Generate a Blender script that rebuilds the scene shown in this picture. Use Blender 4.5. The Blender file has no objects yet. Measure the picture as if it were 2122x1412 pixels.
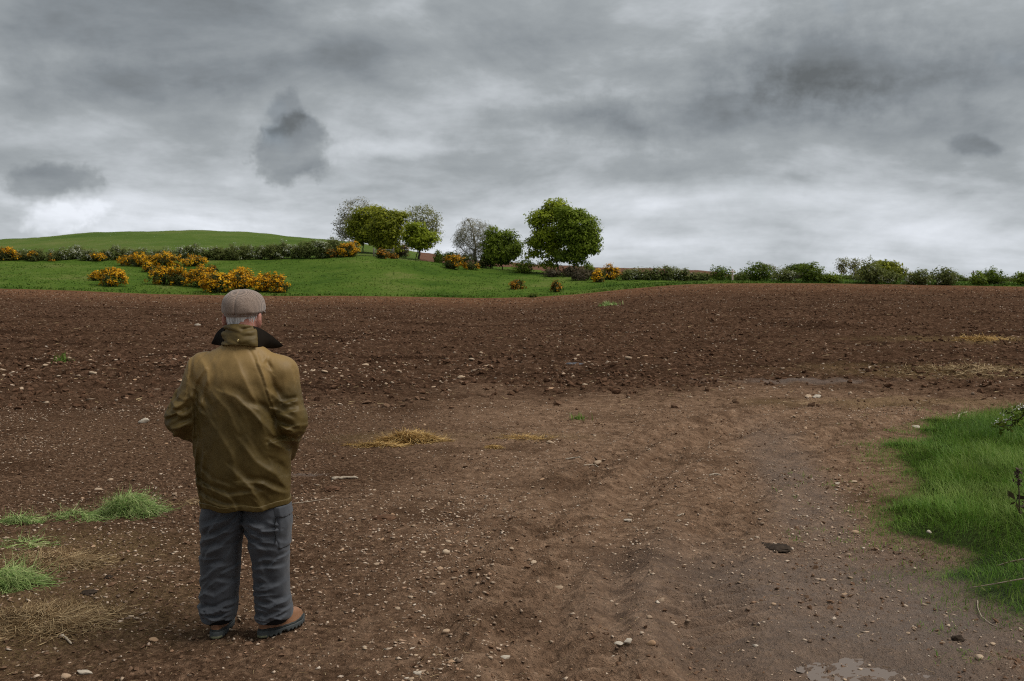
import bpy, math, random
import numpy as np
from mathutils import Vector, Matrix

# ------------------------------------------------------------------ camera, sky, sun, exposure
SC = bpy.context.scene
COL = SC.collection
EYE = 1.80            # height of the lens above the field
FOC = 2063.0          # focal length in photograph pixels (35 mm lens on 2122 px)
CX, HY = 1061.0, 574.0  # image column of the optical axis, row of the true horizon

cam_d = bpy.data.cameras.new('camera')
cam_d.sensor_width = 36.0
cam_d.lens = 36.0 * FOC / 2122.0
cam_d.shift_y = -(706.0 - HY) / 2122.0
cam_d.clip_start = 0.1
cam_d.clip_end = 9000
cam_d.dof.use_dof = True
cam_d.dof.focus_distance = 5.3
cam_d.dof.aperture_fstop = 8.0
cam = bpy.data.objects.new('camera', cam_d)
cam.location = (0, 0, EYE)
cam.rotation_euler = (math.radians(90), 0, 0)
COL.objects.link(cam)
SC.camera = cam

SUN_EL, SUN_AZ = 58.0, 98.0      # degrees; azimuth measured from +Y towards +X
sun_d = bpy.data.lights.new('sun', 'SUN')
sun_d.energy = 1.5
sun_d.angle = math.radians(38)
sun_d.color = (1.0, 0.965, 0.92)
sun = bpy.data.objects.new('sun', sun_d)
sun.rotation_euler = (math.radians(90 - SUN_EL), 0, math.radians(180 - SUN_AZ))
COL.objects.link(sun)

SC.view_settings.view_transform = 'Standard'
SC.view_settings.look = 'None'
SC.view_settings.gamma = 1.0
SC.view_settings.exposure = 0.85
SC.view_settings.use_curve_mapping = False
SC.cycles.use_denoising = False
SC.cycles.filter_width = 1.05
SC.cycles.max_bounces = 6
SC.cycles.diffuse_bounces = 3


class NT:
    """tiny helper for node trees"""
    def __init__(self, tree):
        self.t = tree
        tree.nodes.clear()

    def n(self, kind, props=None, **inp):
        nd = self.t.nodes.new(kind)
        for k, v in (props or {}).items():
            setattr(nd, k, v)
        for k, v in inp.items():
            key = int(k[1:]) if k[0] == 'i' and k[1:].isdigit() else k.replace('_', ' ')
            s = nd.inputs[key]
            if isinstance(v, bpy.types.NodeSocket):
                self.t.links.new(v, s)
            elif isinstance(v, bpy.types.Node):
                self.t.links.new(v.outputs[0], s)
            else:
                s.default_value = v
        return nd

    def math(self, op, a, b=0.0, c=None, clamp=False):
        kw = dict(i0=a, i1=b)
        if c is not None:
            kw['i2'] = c
        return self.n('ShaderNodeMath', dict(operation=op, use_clamp=clamp), **kw).outputs[0]

    def mix(self, f, a, b, blend='MIX'):
        nd = self.n('ShaderNodeMix', dict(data_type='RGBA', blend_type=blend), i0=f, i6=a, i7=b)
        return nd.outputs[2]

    def noise(self, vec, scale, detail=4, rough=0.55, dist=0.0):
        return self.n('ShaderNodeTexNoise', Vector=vec, Scale=scale, Detail=detail, Roughness=rough, Distortion=dist).outputs[0]

    def ramp(self, f, stops, interp='LINEAR'):
        nd = self.n('ShaderNodeValToRGB', Fac=f)
        cr = nd.color_ramp
        cr.interpolation = interp
        while len(cr.elements) < len(stops):
            cr.elements.new(0.5)
        for e, (p, c) in zip(cr.elements, stops):
            e.position = p
            e.color = (c[0], c[1], c[2], 1) if not isinstance(c, (int, float)) else (c, c, c, 1)
        return nd.outputs[0]

    def rng(self, v, a, b, c=0.0, d=1.0, smooth=True):
        return self.n('ShaderNodeMapRange', dict(interpolation_type='SMOOTHSTEP' if smooth else 'LINEAR', clamp=True),
                      i0=v, i1=a, i2=b, i3=c, i4=d).outputs[0]


def C(r, g, b):
    return (r, g, b, 1.0)


# overcast sky: a daylight sky behind a nearly closed sheet of layered cloud
world = bpy.data.worlds.new('World')
SC.world = world
world.use_nodes = True
w = NT(world.node_tree)
SKY_K = 0.1
sky = w.n('ShaderNodeTexSky', dict(sky_type='NISHITA', sun_disc=False, sun_elevation=math.radians(SUN_EL),
                                   sun_rotation=math.radians(SUN_AZ), air_density=1.0, dust_density=2.0))
geo = w.n('ShaderNodeTexCoord').outputs['Generated']
sep = w.n('ShaderNodeSeparateXYZ', Vector=geo)
dx, dy, dz = sep.outputs
zc = w.math('ADD', w.math('MAXIMUM', dz, 0.0), 0.16)
pl = w.n('ShaderNodeCombineXYZ', X=w.math('DIVIDE', dx, zc), Y=w.math('DIVIDE', dy, zc), Z=3.7).outputs[0]
pl2 = w.n('ShaderNodeMapping', Vector=pl, Location=(5.3, -2.1, 0.4), Rotation=(0, 0, 0.30), Scale=(0.85, 1.1, 1)).outputs[0]
big = w.noise(pl2, 0.75, 6, 0.52, 0.3)
ang = w.n('ShaderNodeMapping', Vector=geo, Location=(2.7, 0.6, 1.9), Rotation=(0.0, 0.10, 0.0), Scale=(1.0, 1.0, 2.3)).outputs[0]
mid = w.noise(ang, 4.6, 6, 0.56, 0.45)
fine = w.noise(ang, 17.0, 4, 0.6, 0.0)
low = w.n('ShaderNodeMapping', Vector=geo, Location=(1.7, 0.2, 0.9), Scale=(1.0, 1.0, 3.2)).outputs[0]
streak = w.noise(low, 5.5, 6, 0.58, 0.6)
# sight-line slopes, used to place the separate cloud fragments
yy = w.math('MAXIMUM', dy, 0.05)
front = w.rng(dy, 0.1, 0.3)
warp = w.n('ShaderNodeTexNoise', Vector=geo, Scale=9.0, Detail=5.0, Roughness=0.62)
slope = w.n('ShaderNodeCombineXYZ', X=w.math('DIVIDE', dx, yy), Y=w.math('DIVIDE', dz, yy), Z=0.0).outputs[0]
warpv = w.n('ShaderNodeVectorMath', dict(operation='MULTIPLY_ADD'), i0=warp.outputs['Color'], i1=(2.6, 2.6, 0.0), i2=(-1.3, -1.3, 0.0)).outputs[0]
lumpf = w.noise(geo, 38.0, 4, 0.62, 0.0)


def puff(acc, k, px, py, rx, ry, soft=0.55, rag=1.0, push=1.0):
    """adds a soft-edged cloud fragment around a direction; warped so that its outline billows"""
    v = w.n('ShaderNodeVectorMath', dict(operation='MULTIPLY_ADD'), i0=slope, i1=(FOC / rx, FOC / ry, 0.0), i2=(-(px - CX) / rx, -(HY - py) / ry, 0.0)).outputs[0]
    v = w.n('ShaderNodeVectorMath', dict(operation='MULTIPLY_ADD'), i0=warpv, i1=(rag * push, rag * push, 0.0), i2=v).outputs[0]
    d = w.n('ShaderNodeVectorMath', dict(operation='LENGTH'), i0=v).outputs['Value']
    d = w.math('MULTIPLY_ADD', lumpf, 0.9 * rag, d)
    return w.math('ADD', acc, w.rng(d, 1.0 + 0.45 * rag, 1.0 - soft + 0.45 * rag, 0.0, k))


tone = w.math('ADD', w.math('MULTIPLY', big, 0.50), w.math('MULTIPLY', mid, 0.50))
tone = w.math('ADD', tone, w.math('MULTIPLY', w.math('SUBTRACT', fine, 0.5), 0.17))
el = w.math('MAXIMUM', dz, 0.0)
tone = w.math('ADD', tone, w.math('MULTIPLY', w.math('SUBTRACT', streak, 0.5), w.rng(el, 0.22, 0.05, 0.12, 0.21)))
tone = w.math('ADD', tone, w.rng(el, 0.17, 0.0, -0.055, 0.175))       # the sheet is thinner towards the horizon
frag = 0.0
for (px, py, rx, ry, so, rg, k) in [
        (1760, 130, 400, 150, 1.0, 0.8, -0.19), (1500, 250, 520, 100, 1.0, 0.9, -0.07),
        (280, 175, 380, 90, 1.0, 0.8, -0.10), (850, 110, 420, 110, 1.0, 0.8, -0.07), (80, 60, 300, 120, 1.0, 0.8, -0.05),
        (1250, 255, 380, 70, 1.0, 0.8, -0.06), (860, 305, 220, 34, 0.9, 0.9, 0.10), (1750, 330, 340, 80, 1.0, 0.8, 0.06),
        (300, 420, 460, 70, 1.0, 0.8, 0.05), (2080, 220, 170, 100, 1.0, 0.8, 0.09), (640, 50, 200, 80, 1.0, 0.8, 0.04)]:
    frag = puff(frag, k, px, py, rx, ry, so, rg, 0.5)
for (px, py, rx, ry, so, rg, k) in [
        (605, 318, 122, 78, 0.48, 0.95, -0.17), (590, 248, 68, 58, 0.55, 1.0, -0.12), (665, 350, 70, 30, 0.8, 0.7, -0.06),
        (96, 374, 104, 54, 0.55, 1.0, -0.15), (2020, 308, 80, 28, 0.6, 0.9, -0.15), (1700, 165, 220, 56, 0.9, 0.8, -0.08),
        (1640, 368, 80, 36, 0.9, 0.9, -0.08), (1310, 240, 90, 70, 0.9, 0.9, -0.05),
        (140, 446, 100, 46, 0.6, 1.0, 0.16), (330, 468, 230, 30, 0.9, 0.8, 0.09), (1400, 520, 300, 40, 1.0, 0.8, 0.05)]:
    frag = puff(frag, k, px, py, rx, ry, so, rg)
tone = w.math('MULTIPLY_ADD', frag, front, tone)
K_ = 0.71
cloud = w.ramp(tone, [(0.20, (1.02 * K_, 1.12 * K_, 1.18 * K_)), (0.36, (1.85 * K_, 2.05 * K_, 2.22 * K_)), (0.50, (2.75 * K_, 2.98 * K_, 3.13 * K_)),
                      (0.64, (4.45 * K_, 4.72 * K_, 4.98 * K_)), (0.82, (6.6 * K_, 6.9 * K_, 7.4 * K_))])
gap = w.math('MULTIPLY', w.rng(w.noise(geo, 7.0, 3, 0.55), 0.62, 0.82), 0.25)
colr = w.mix(gap, cloud, sky.outputs[0])
bg = w.n('ShaderNodeBackground', Color=colr, Strength=SKY_K)
w.n('ShaderNodeOutputWorld', Surface=bg)
world.cycles.sampling_method = 'MANUAL'
world.cycles.sample_map_resolution = 512

# ------------------------------------------------------------------ helpers
RNG = np.random.default_rng(7)
random.seed(7)


def smooth(a, b, x):
    t = np.clip((np.asarray(x, float) - a) / (b - a), 0, 1)
    return t * t * (3 - 2 * t)


def _hash(ix, iy, iz, seed):
    h = (ix.astype(np.int64) * 374761393 + iy.astype(np.int64) * 668265263 + iz * 2147483647 + seed * 974634777) & 0xFFFFFFFF
    h = ((h ^ (h >> 13)) * 1274126177) & 0xFFFFFFFF
    h = ((h ^ (h >> 15)) * 2246822519) & 0xFFFFFFFF
    return ((h ^ (h >> 16)) & 0xFFFFFF) / float(0xFFFFFF)


def vn2(x, y, seed=0):
    ix, iy = np.floor(x), np.floor(y)
    fx, fy = x - ix, y - iy
    fx = fx * fx * fx * (fx * (fx * 6 - 15) + 10)
    fy = fy * fy * fy * (fy * (fy * 6 - 15) + 10)
    ix, iy = ix.astype(np.int64), iy.astype(np.int64)
    z = 0
    a = _hash(ix, iy, z, seed); b = _hash(ix + 1, iy, z, seed)
    c = _hash(ix, iy + 1, z, seed); d = _hash(ix + 1, iy + 1, z, seed)
    return (a * (1 - fx) + b * fx) * (1 - fy) + (c * (1 - fx) + d * fx) * fy


def fbm(x, y, octv=4, seed=0, gain=0.5):
    s, a, t = 0.0, 1.0, 0.0
    for i in range(octv):
        ca, sa = math.cos(0.7 * i + 0.3), math.sin(0.7 * i + 0.3)
        s = s + a * vn2((x * ca - y * sa) * 2 ** i + 17.3 * i, (x * sa + y * ca) * 2 ** i - 9.1 * i, seed + i)
        t += a
        a *= gain
    return s / t - 0.5


def vn3(x, y, z, seed=0):
    ix, iy, iz = np.floor(x), np.floor(y), np.floor(z)
    fx, fy, fz = x - ix, y - iy, z - iz
    fx = fx * fx * (3 - 2 * fx); fy = fy * fy * (3 - 2 * fy); fz = fz * fz * (3 - 2 * fz)
    ix, iy, iz = ix.astype(np.int64), iy.astype(np.int64), iz.astype(np.int64)

    def pl_(k):
        a = _hash(ix, iy, iz + k, seed); b = _hash(ix + 1, iy, iz + k, seed)
        c = _hash(ix, iy + 1, iz + k, seed); d = _hash(ix + 1, iy + 1, iz + k, seed)
        return (a * (1 - fx) + b * fx) * (1 - fy) + (c * (1 - fx) + d * fx) * fy
    return pl_(0) * (1 - fz) + pl_(1) * fz - 0.5


def mesh_np(name, V, F, shade=True, attrs=None):
    """mesh from numpy arrays; F is (n,3) or (n,4)"""
    V = np.ascontiguousarray(V, np.float32); F = np.ascontiguousarray(F, np.int32)
    me = bpy.data.meshes.new(name)
    k = F.shape[1]
    me.vertices.add(len(V)); me.vertices.foreach_set('co', V.ravel())
    me.loops.add(F.size); me.loops.foreach_set('vertex_index', F.ravel())
    me.polygons.add(len(F))
    me.polygons.foreach_set('loop_start', np.arange(0, F.size, k, dtype=np.int32))
    me.polygons.foreach_set('loop_total', np.full(len(F), k, np.int32))
    me.polygons.foreach_set('use_smooth', np.full(len(F), bool(shade)))
    for an, av in (attrs or {}).items():
        at_ = me.attributes.new(an, 'FLOAT', 'POINT')
        at_.data.foreach_set('value', np.ascontiguousarray(av, np.float32))
    me.update(calc_edges=True)
    me.validate()
    return me


def link(name, me, material=None, parent=None, loc=None, rot=None):
    o = bpy.data.objects.new(name, me)
    COL.objects.link(o)
    if material is not None and me is not None and len(me.materials) == 0:
        me.materials.append(material)
    if parent is not None:
        o.parent = parent
    if loc is not None:
        o.location = loc
    if rot is not None:
        o.rotation_euler = rot
    return o


def tag(o, label=None, cat=None, group=None, kind=None):
    if label:
        o['label'] = label
    if cat:
        o['category'] = cat
    if group:
        o['group'] = group
    if kind:
        o['kind'] = kind
    return o


def empty(name, loc, label=None, cat=None, group=None):
    o = bpy.data.objects.new(name, None)
    o.empty_display_size = 0.2
    COL.objects.link(o)
    o.location = loc
    return tag(o, label, cat, group)


def cat_mesh(parts):
    """join [(V,F,attrdict)] lists"""
    Vs, Fs, As, off = [], [], {}, 0
    for p in parts:
        V, F = p[0], p[1]
        Vs.append(V); Fs.append(F + off); off += len(V)
        for k, v in (p[2] if len(p) > 2 else {}).items():
            As.setdefault(k, []).append(v)
    return np.concatenate(Vs), np.concatenate(Fs), {k: np.concatenate(v) for k, v in As.items()}


def rot_mats(n, rng, tilt=None):
    """random rotations; tilt=None -> any, else about z then a small tilt (radians)"""
    a = rng.uniform(0, 2 * np.pi, n)
    if tilt is None:
        q = rng.normal(size=(n, 4)); q /= np.linalg.norm(q, axis=1)[:, None]
        x, y, z, ww = q.T
        return np.stack([np.stack([1 - 2 * (y * y + z * z), 2 * (x * y - z * ww), 2 * (x * z + y * ww)], 1),
                         np.stack([2 * (x * y + z * ww), 1 - 2 * (x * x + z * z), 2 * (y * z - x * ww)], 1),
                         np.stack([2 * (x * z - y * ww), 2 * (y * z + x * ww), 1 - 2 * (x * x + y * y)], 1)], 1)
    c, s = np.cos(a), np.sin(a)
    Z = np.zeros((n, 3, 3)); Z[:, 0, 0] = c; Z[:, 0, 1] = -s; Z[:, 1, 0] = s; Z[:, 1, 1] = c; Z[:, 2, 2] = 1
    t = rng.normal(0, tilt, n); b = rng.uniform(0, 2 * np.pi, n)
    ux, uy = np.cos(b), np.sin(b); ct, st = np.cos(t), np.sin(t); k = 1 - ct
    T = np.zeros((n, 3, 3))
    T[:, 0, 0] = ct + ux * ux * k; T[:, 0, 1] = ux * uy * k; T[:, 0, 2] = uy * st
    T[:, 1, 0] = ux * uy * k; T[:, 1, 1] = ct + uy * uy * k; T[:, 1, 2] = -ux * st
    T[:, 2, 0] = -uy * st; T[:, 2, 1] = ux * st; T[:, 2, 2] = ct
    return T @ Z


def scatter(templates, pos, scl, R, rng, attr=True):
    """merged copies of template meshes [(V,F)], scl (n,3)"""
    n = len(pos)
    pick = rng.integers(0, len(templates), n)
    out = []
    for k, (tv, tf) in enumerate(templates):
        ids = np.nonzero(pick == k)[0]
        if not len(ids):
            continue
        V = tv[None] * scl[ids][:, None, :]
        V = np.einsum('nij,nvj->nvi', R[ids], V) + pos[ids][:, None, :]
        F = tf[None] + (np.arange(len(ids)) * len(tv))[:, None, None]
        tint = np.repeat(rng.random(len(ids)), len(tv))
        out.append((V.reshape(-1, 3), F.reshape(-1, tf.shape[1]), {'tint': tint}))
    return cat_mesh(out)


def ico(sub=0):
    p = (1 + 5 ** 0.5) / 2
    V = np.array([(-1, p, 0), (1, p, 0), (-1, -p, 0), (1, -p, 0), (0, -1, p), (0, 1, p), (0, -1, -p), (0, 1, -p), (p, 0, -1), (p, 0, 1), (-p, 0, -1), (-p, 0, 1)], float)
    V /= np.linalg.norm(V[0])
    F = np.array([(0, 11, 5), (0, 5, 1), (0, 1, 7), (0, 7, 10), (0, 10, 11), (1, 5, 9), (5, 11, 4), (11, 10, 2), (10, 7, 6), (7, 1, 8),
                  (3, 9, 4), (3, 4, 2), (3, 2, 6), (3, 6, 8), (3, 8, 9), (4, 9, 5), (2, 4, 11), (6, 2, 10), (8, 6, 7), (9, 8, 1)])
    for _ in range(sub):
        vl = [tuple(v) for v in V]; cache = {}; nf = []

        def mid_(a, b):
            k = (min(a, b), max(a, b))
            if k not in cache:
                m = (np.array(vl[a]) + np.array(vl[b])); m /= np.linalg.norm(m)
                vl.append(tuple(m)); cache[k] = len(vl) - 1
            return cache[k]
        for a, b, c in F:
            ab, bc, ca = mid_(a, b), mid_(b, c), mid_(c, a)
            nf += [(a, ab, ca), (b, bc, ab), (c, ca, bc), (ab, bc, ca)]
        V, F = np.array(vl), np.array(nf)
    return V, F


def octa():
    V = np.array([(1, 0, 0), (-1, 0, 0), (0, 1, 0), (0, -1, 0), (0, 0, 1), (0, 0, -1)], float) * 1.15
    F = np.array([(0, 2, 4), (2, 1, 4), (1, 3, 4), (3, 0, 4), (2, 0, 5), (1, 2, 5), (3, 1, 5), (0, 3, 5)])
    return V, F


def rock(sub, seed, amp=0.35, cuts=4):
    """lumpy, partly flat-faced stone"""
    r = np.random.default_rng(seed)
    V, F = ico(sub) if sub >= 0 else octa()
    if sub < 0:
        V = V + r.normal(0, 0.28, V.shape)
    V = V * (1 + amp * 2 * vn3(V[:, 0] * 1.6 + seed, V[:, 1] * 1.6, V[:, 2] * 1.6, seed))[:, None]
    for _ in range(cuts):
        nrm = r.normal(size=3); nrm /= np.linalg.norm(nrm); d = r.uniform(0.55, 0.85)
        ov = np.maximum(V @ nrm - d, 0)
        V = V - ov[:, None] * nrm[None] * 0.9
    return V, F


def tube(path, radii, sides=5, cap=True):
    """tapered tube along a path"""
    P = np.asarray(path, float); n = len(P); radii = np.broadcast_to(np.asarray(radii, float), (n,))
    T = np.gradient(P, axis=0); T /= np.linalg.norm(T, axis=1)[:, None] + 1e-9
    ref = np.array([0, 0, 1.0]) if abs(T[0, 2]) < 0.9 else np.array([1.0, 0, 0])
    A = np.cross(T, ref); A /= np.linalg.norm(A, axis=1)[:, None] + 1e-9
    B = np.cross(T, A)
    th = np.arange(sides) * 2 * np.pi / sides
    V = P[:, None] + radii[:, None, None] * (np.cos(th)[None, :, None] * A[:, None] + np.sin(th)[None, :, None] * B[:, None])
    V = V.reshape(-1, 3)
    i = np.arange(n - 1)[:, None] * sides; j = np.arange(sides)[None]; j2 = (j + 1) % sides
    Q = np.stack([i + j, i + j2, i + sides + j2, i + sides + j], -1).reshape(-1, 4)
    F = np.concatenate([Q[:, [0, 1, 2]], Q[:, [0, 2, 3]]])
    if cap:
        c0, c1 = len(V), len(V) + 1
        V = np.concatenate([V, P[:1], P[-1:]])
        k = np.arange(sides); k2 = (k + 1) % sides
        F = np.concatenate([F, np.stack([k2, k, np.full(sides, c0)], 1),
                            np.stack([(n - 1) * sides + k, (n - 1) * sides + k2, np.full(sides, c1)], 1)])
    return V, F


# ------------------------------------------------------------------ the lie of the land
_px = np.array([-900, 0, 150, 300, 450, 600, 700, 850, 1000, 1100, 1200, 1250, 1300, 1400, 1500, 1700, 1900, 2122, 3000], float)
_edge = np.array([594, 600, 604, 611, 614, 616, 615, 617, 620, 618, 612, 606, 601, 592, 589, 589, 592, 596, 600], float)
_hpx = np.array([-900, 0, 300, 500, 650, 750, 800, 900, 1000, 1100, 1200, 1300, 1400, 1700, 2122, 3000], float)
_hedge = np.array([546, 543, 541, 540, 538, 532, 537, 546, 555, 562, 572, 577, 579, 583, 589, 592], float)
_cpx = np.array([-900, 0, 100, 200, 280, 400, 500, 600, 660, 720, 800, 860, 900, 960, 1100, 1200, 1290, 1400, 1480, 1530, 1700, 2122, 3000], float)
_crest = np.array([530, 500, 490, 481, 477, 476, 479, 487, 494, 503, 514, 522, 526, 537, 547, 552, 556, 558, 561, 574, 578, 583, 588], float)
_gx = np.arange(-2400, 4600, 20.0)
_gy = np.concatenate([np.arange(0, 330, 1.5), np.geomspace(330, 6500, 60)])
E_Y = 95.0


def _build_land():
    ye = np.interp(_gx, _px, _edge); yh = np.interp(_gx, _hpx, _hedge); yc = np.interp(_gx, _cpx, _crest)
    kg = np.exp(-np.linspace(-2, 2, 25) ** 2); kg /= kg.sum()
    yc = np.where(_gx < 860, np.convolve(np.pad(yc, 12, mode='edge'), kg, 'valid'), yc)
    H = np.interp(_gx, [1000, 1350], [130, 113]); Cc = np.interp(_gx, [700, 1000, 1400, 1600], [235, 215, 215, 150])
    zz = lambda y, d: EYE - (y - HY) / FOC * d
    ze, zh, zcr = zz(ye, E_Y), zz(yh, H), zz(yc, Cc)
    G = np.zeros((len(_gx), len(_gy)))
    for i in range(len(_gx)):
        ky = [0, 28, E_Y - 12, E_Y, E_Y + 3, H[i], H[i] + 0.5 * (Cc[i] - H[i]), Cc[i], Cc[i] + 50, 620, 7000]
        kz = [0, 0, ze[i] * 0.86, ze[i], ze[i] + 0.35, zh[i], zh[i] + 0.62 * (zcr[i] - zh[i]), zcr[i], zcr[i] - 4.5, -14, -14]
        G[i] = np.interp(_gy, ky, kz)
    k = np.exp(-np.linspace(-2, 2, 7) ** 2); k /= k.sum()
    n = 215
    P = np.pad(G[:, :n], ((0, 0), (3, 3)), mode='edge')
    G[:, 3:n - 3] = sum(k[j] * P[:, j:j + n] for j in range(7))[:, 3:n - 3]
    P = np.pad(G, ((3, 3), (0, 0)), mode='edge')
    return sum(k[j] * P[j:j + len(_gx)] for j in range(7))


LAND = _build_land()


def base_z(X, Y):
    X = np.asarray(X, float); Y = np.asarray(Y, float)
    px = np.clip(CX + FOC * X / np.maximum(Y, 20.0), _gx[0], _gx[-1] - 1)
    fi = (px - _gx[0]) / 20.0
    i = np.floor(fi).astype(int); f = fi - i
    yc = np.clip(Y, 0, 6400)
    j = np.clip(np.searchsorted(_gy, yc, side='right') - 1, 0, len(_gy) - 2)
    g = (yc - _gy[j]) / (_gy[j + 1] - _gy[j])
    return (LAND[i, j] * (1 - f) + LAND[np.minimum(i + 1, len(_gx) - 1), j] * f) * (1 - g) + (LAND[i, j + 1] * (1 - f) + LAND[np.minimum(i + 1, len(_gx) - 1), j + 1] * f) * g


def gp(px, py, ymax=300):
    """ground point seen at a photograph pixel"""
    Y = np.geomspace(2.5, ymax, 4000)
    X = (px - CX) / FOC * Y
    pr = HY - FOC * (base_z(X, Y) - EYE) / Y
    k = np.nonzero(pr <= py)[0]
    k = k[0] if len(k) else len(Y) - 1
    return float(X[k]), float(Y[k])


def flat(px, py):
    Y = EYE * FOC / (py - HY)
    return ((px - CX) / FOC * Y, Y)


def seg_dist(X, Y, poly):
    """distance to a polyline, arc length at the nearest point, signed side"""
    best = np.full(X.shape, 1e9); arc = np.zeros(X.shape); side = np.zeros(X.shape); s0 = 0.0
    for (x0, y0), (x1, y1) in zip(poly[:-1], poly[1:]):
        dx_, dy_ = x1 - x0, y1 - y0; L = math.hypot(dx_, dy_) + 1e-9
        t = np.clip(((X - x0) * dx_ + (Y - y0) * dy_) / L ** 2, 0, 1)
        ex, ey = X - x0 - t * dx_, Y - y0 - t * dy_
        d = np.hypot(ex, ey); m = d < best
        best = np.where(m, d, best); arc = np.where(m, s0 + t * L, arc)
        side = np.where(m, np.sign(dx_ * ey - dy_ * ex), side)
        s0 += L
    return best, arc, side


def poly_sd(X, Y, poly):
    """signed distance to a closed polygon, positive inside"""
    d, _, _ = seg_dist(X, Y, poly + [poly[0]])
    ins = np.zeros(X.shape, bool)
    for (x0, y0), (x1, y1) in zip(poly, poly[1:] + [poly[0]]):
        c = ((y0 > Y) != (y1 > Y)) & (X < (x1 - x0) * (Y - y0) / (y1 - y0 + 1e-12) + x0)
        ins ^= c
    return np.where(ins, d, -d)


def resample(poly, n=15):
    P = np.array(poly, float); s = np.concatenate([[0], np.cumsum(np.hypot(*np.diff(P, axis=0).T))])
    t = np.linspace(0, s[-1], n)
    Q = np.stack([np.interp(t, s, P[:, 0]), np.interp(t, s, P[:, 1])], 1)
    for _ in range(3):
        Q[1:-1] = 0.25 * Q[:-2] + 0.5 * Q[1:-1] + 0.25 * Q[2:]
    return [tuple(q) for q in Q]


VERGE = [flat(2122, 856), flat(2000, 852), flat(1870, 895), flat(1812, 975), flat(1828, 1060), flat(1880, 1125), flat(1935, 1195),
         flat(2020, 1245), flat(2122, 1290), (3.5, 4.3), (5.0, 3.2), (10.5, 4.2), (11.5, 12.8)]
RUTS = [resample([flat(1180, 1500), flat(1215, 1380), flat(1225, 1200), flat(1262, 1060), flat(1345, 960), flat(1500, 890), flat(1800, 838), flat(2180, 806)]),
        resample([flat(1500, 1500), flat(1455, 1330), flat(1452, 1180), flat(1490, 1050), flat(1600, 950), flat(1780, 885), flat(2000, 845), flat(2250, 820)]),
        resample([flat(1085, 1412), flat(1110, 1230), flat(1130, 1090), flat(1200, 985), flat(1330, 905), flat(1600, 845), flat(2000, 800)])]
PUD = flat(1795, 1385)


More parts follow.
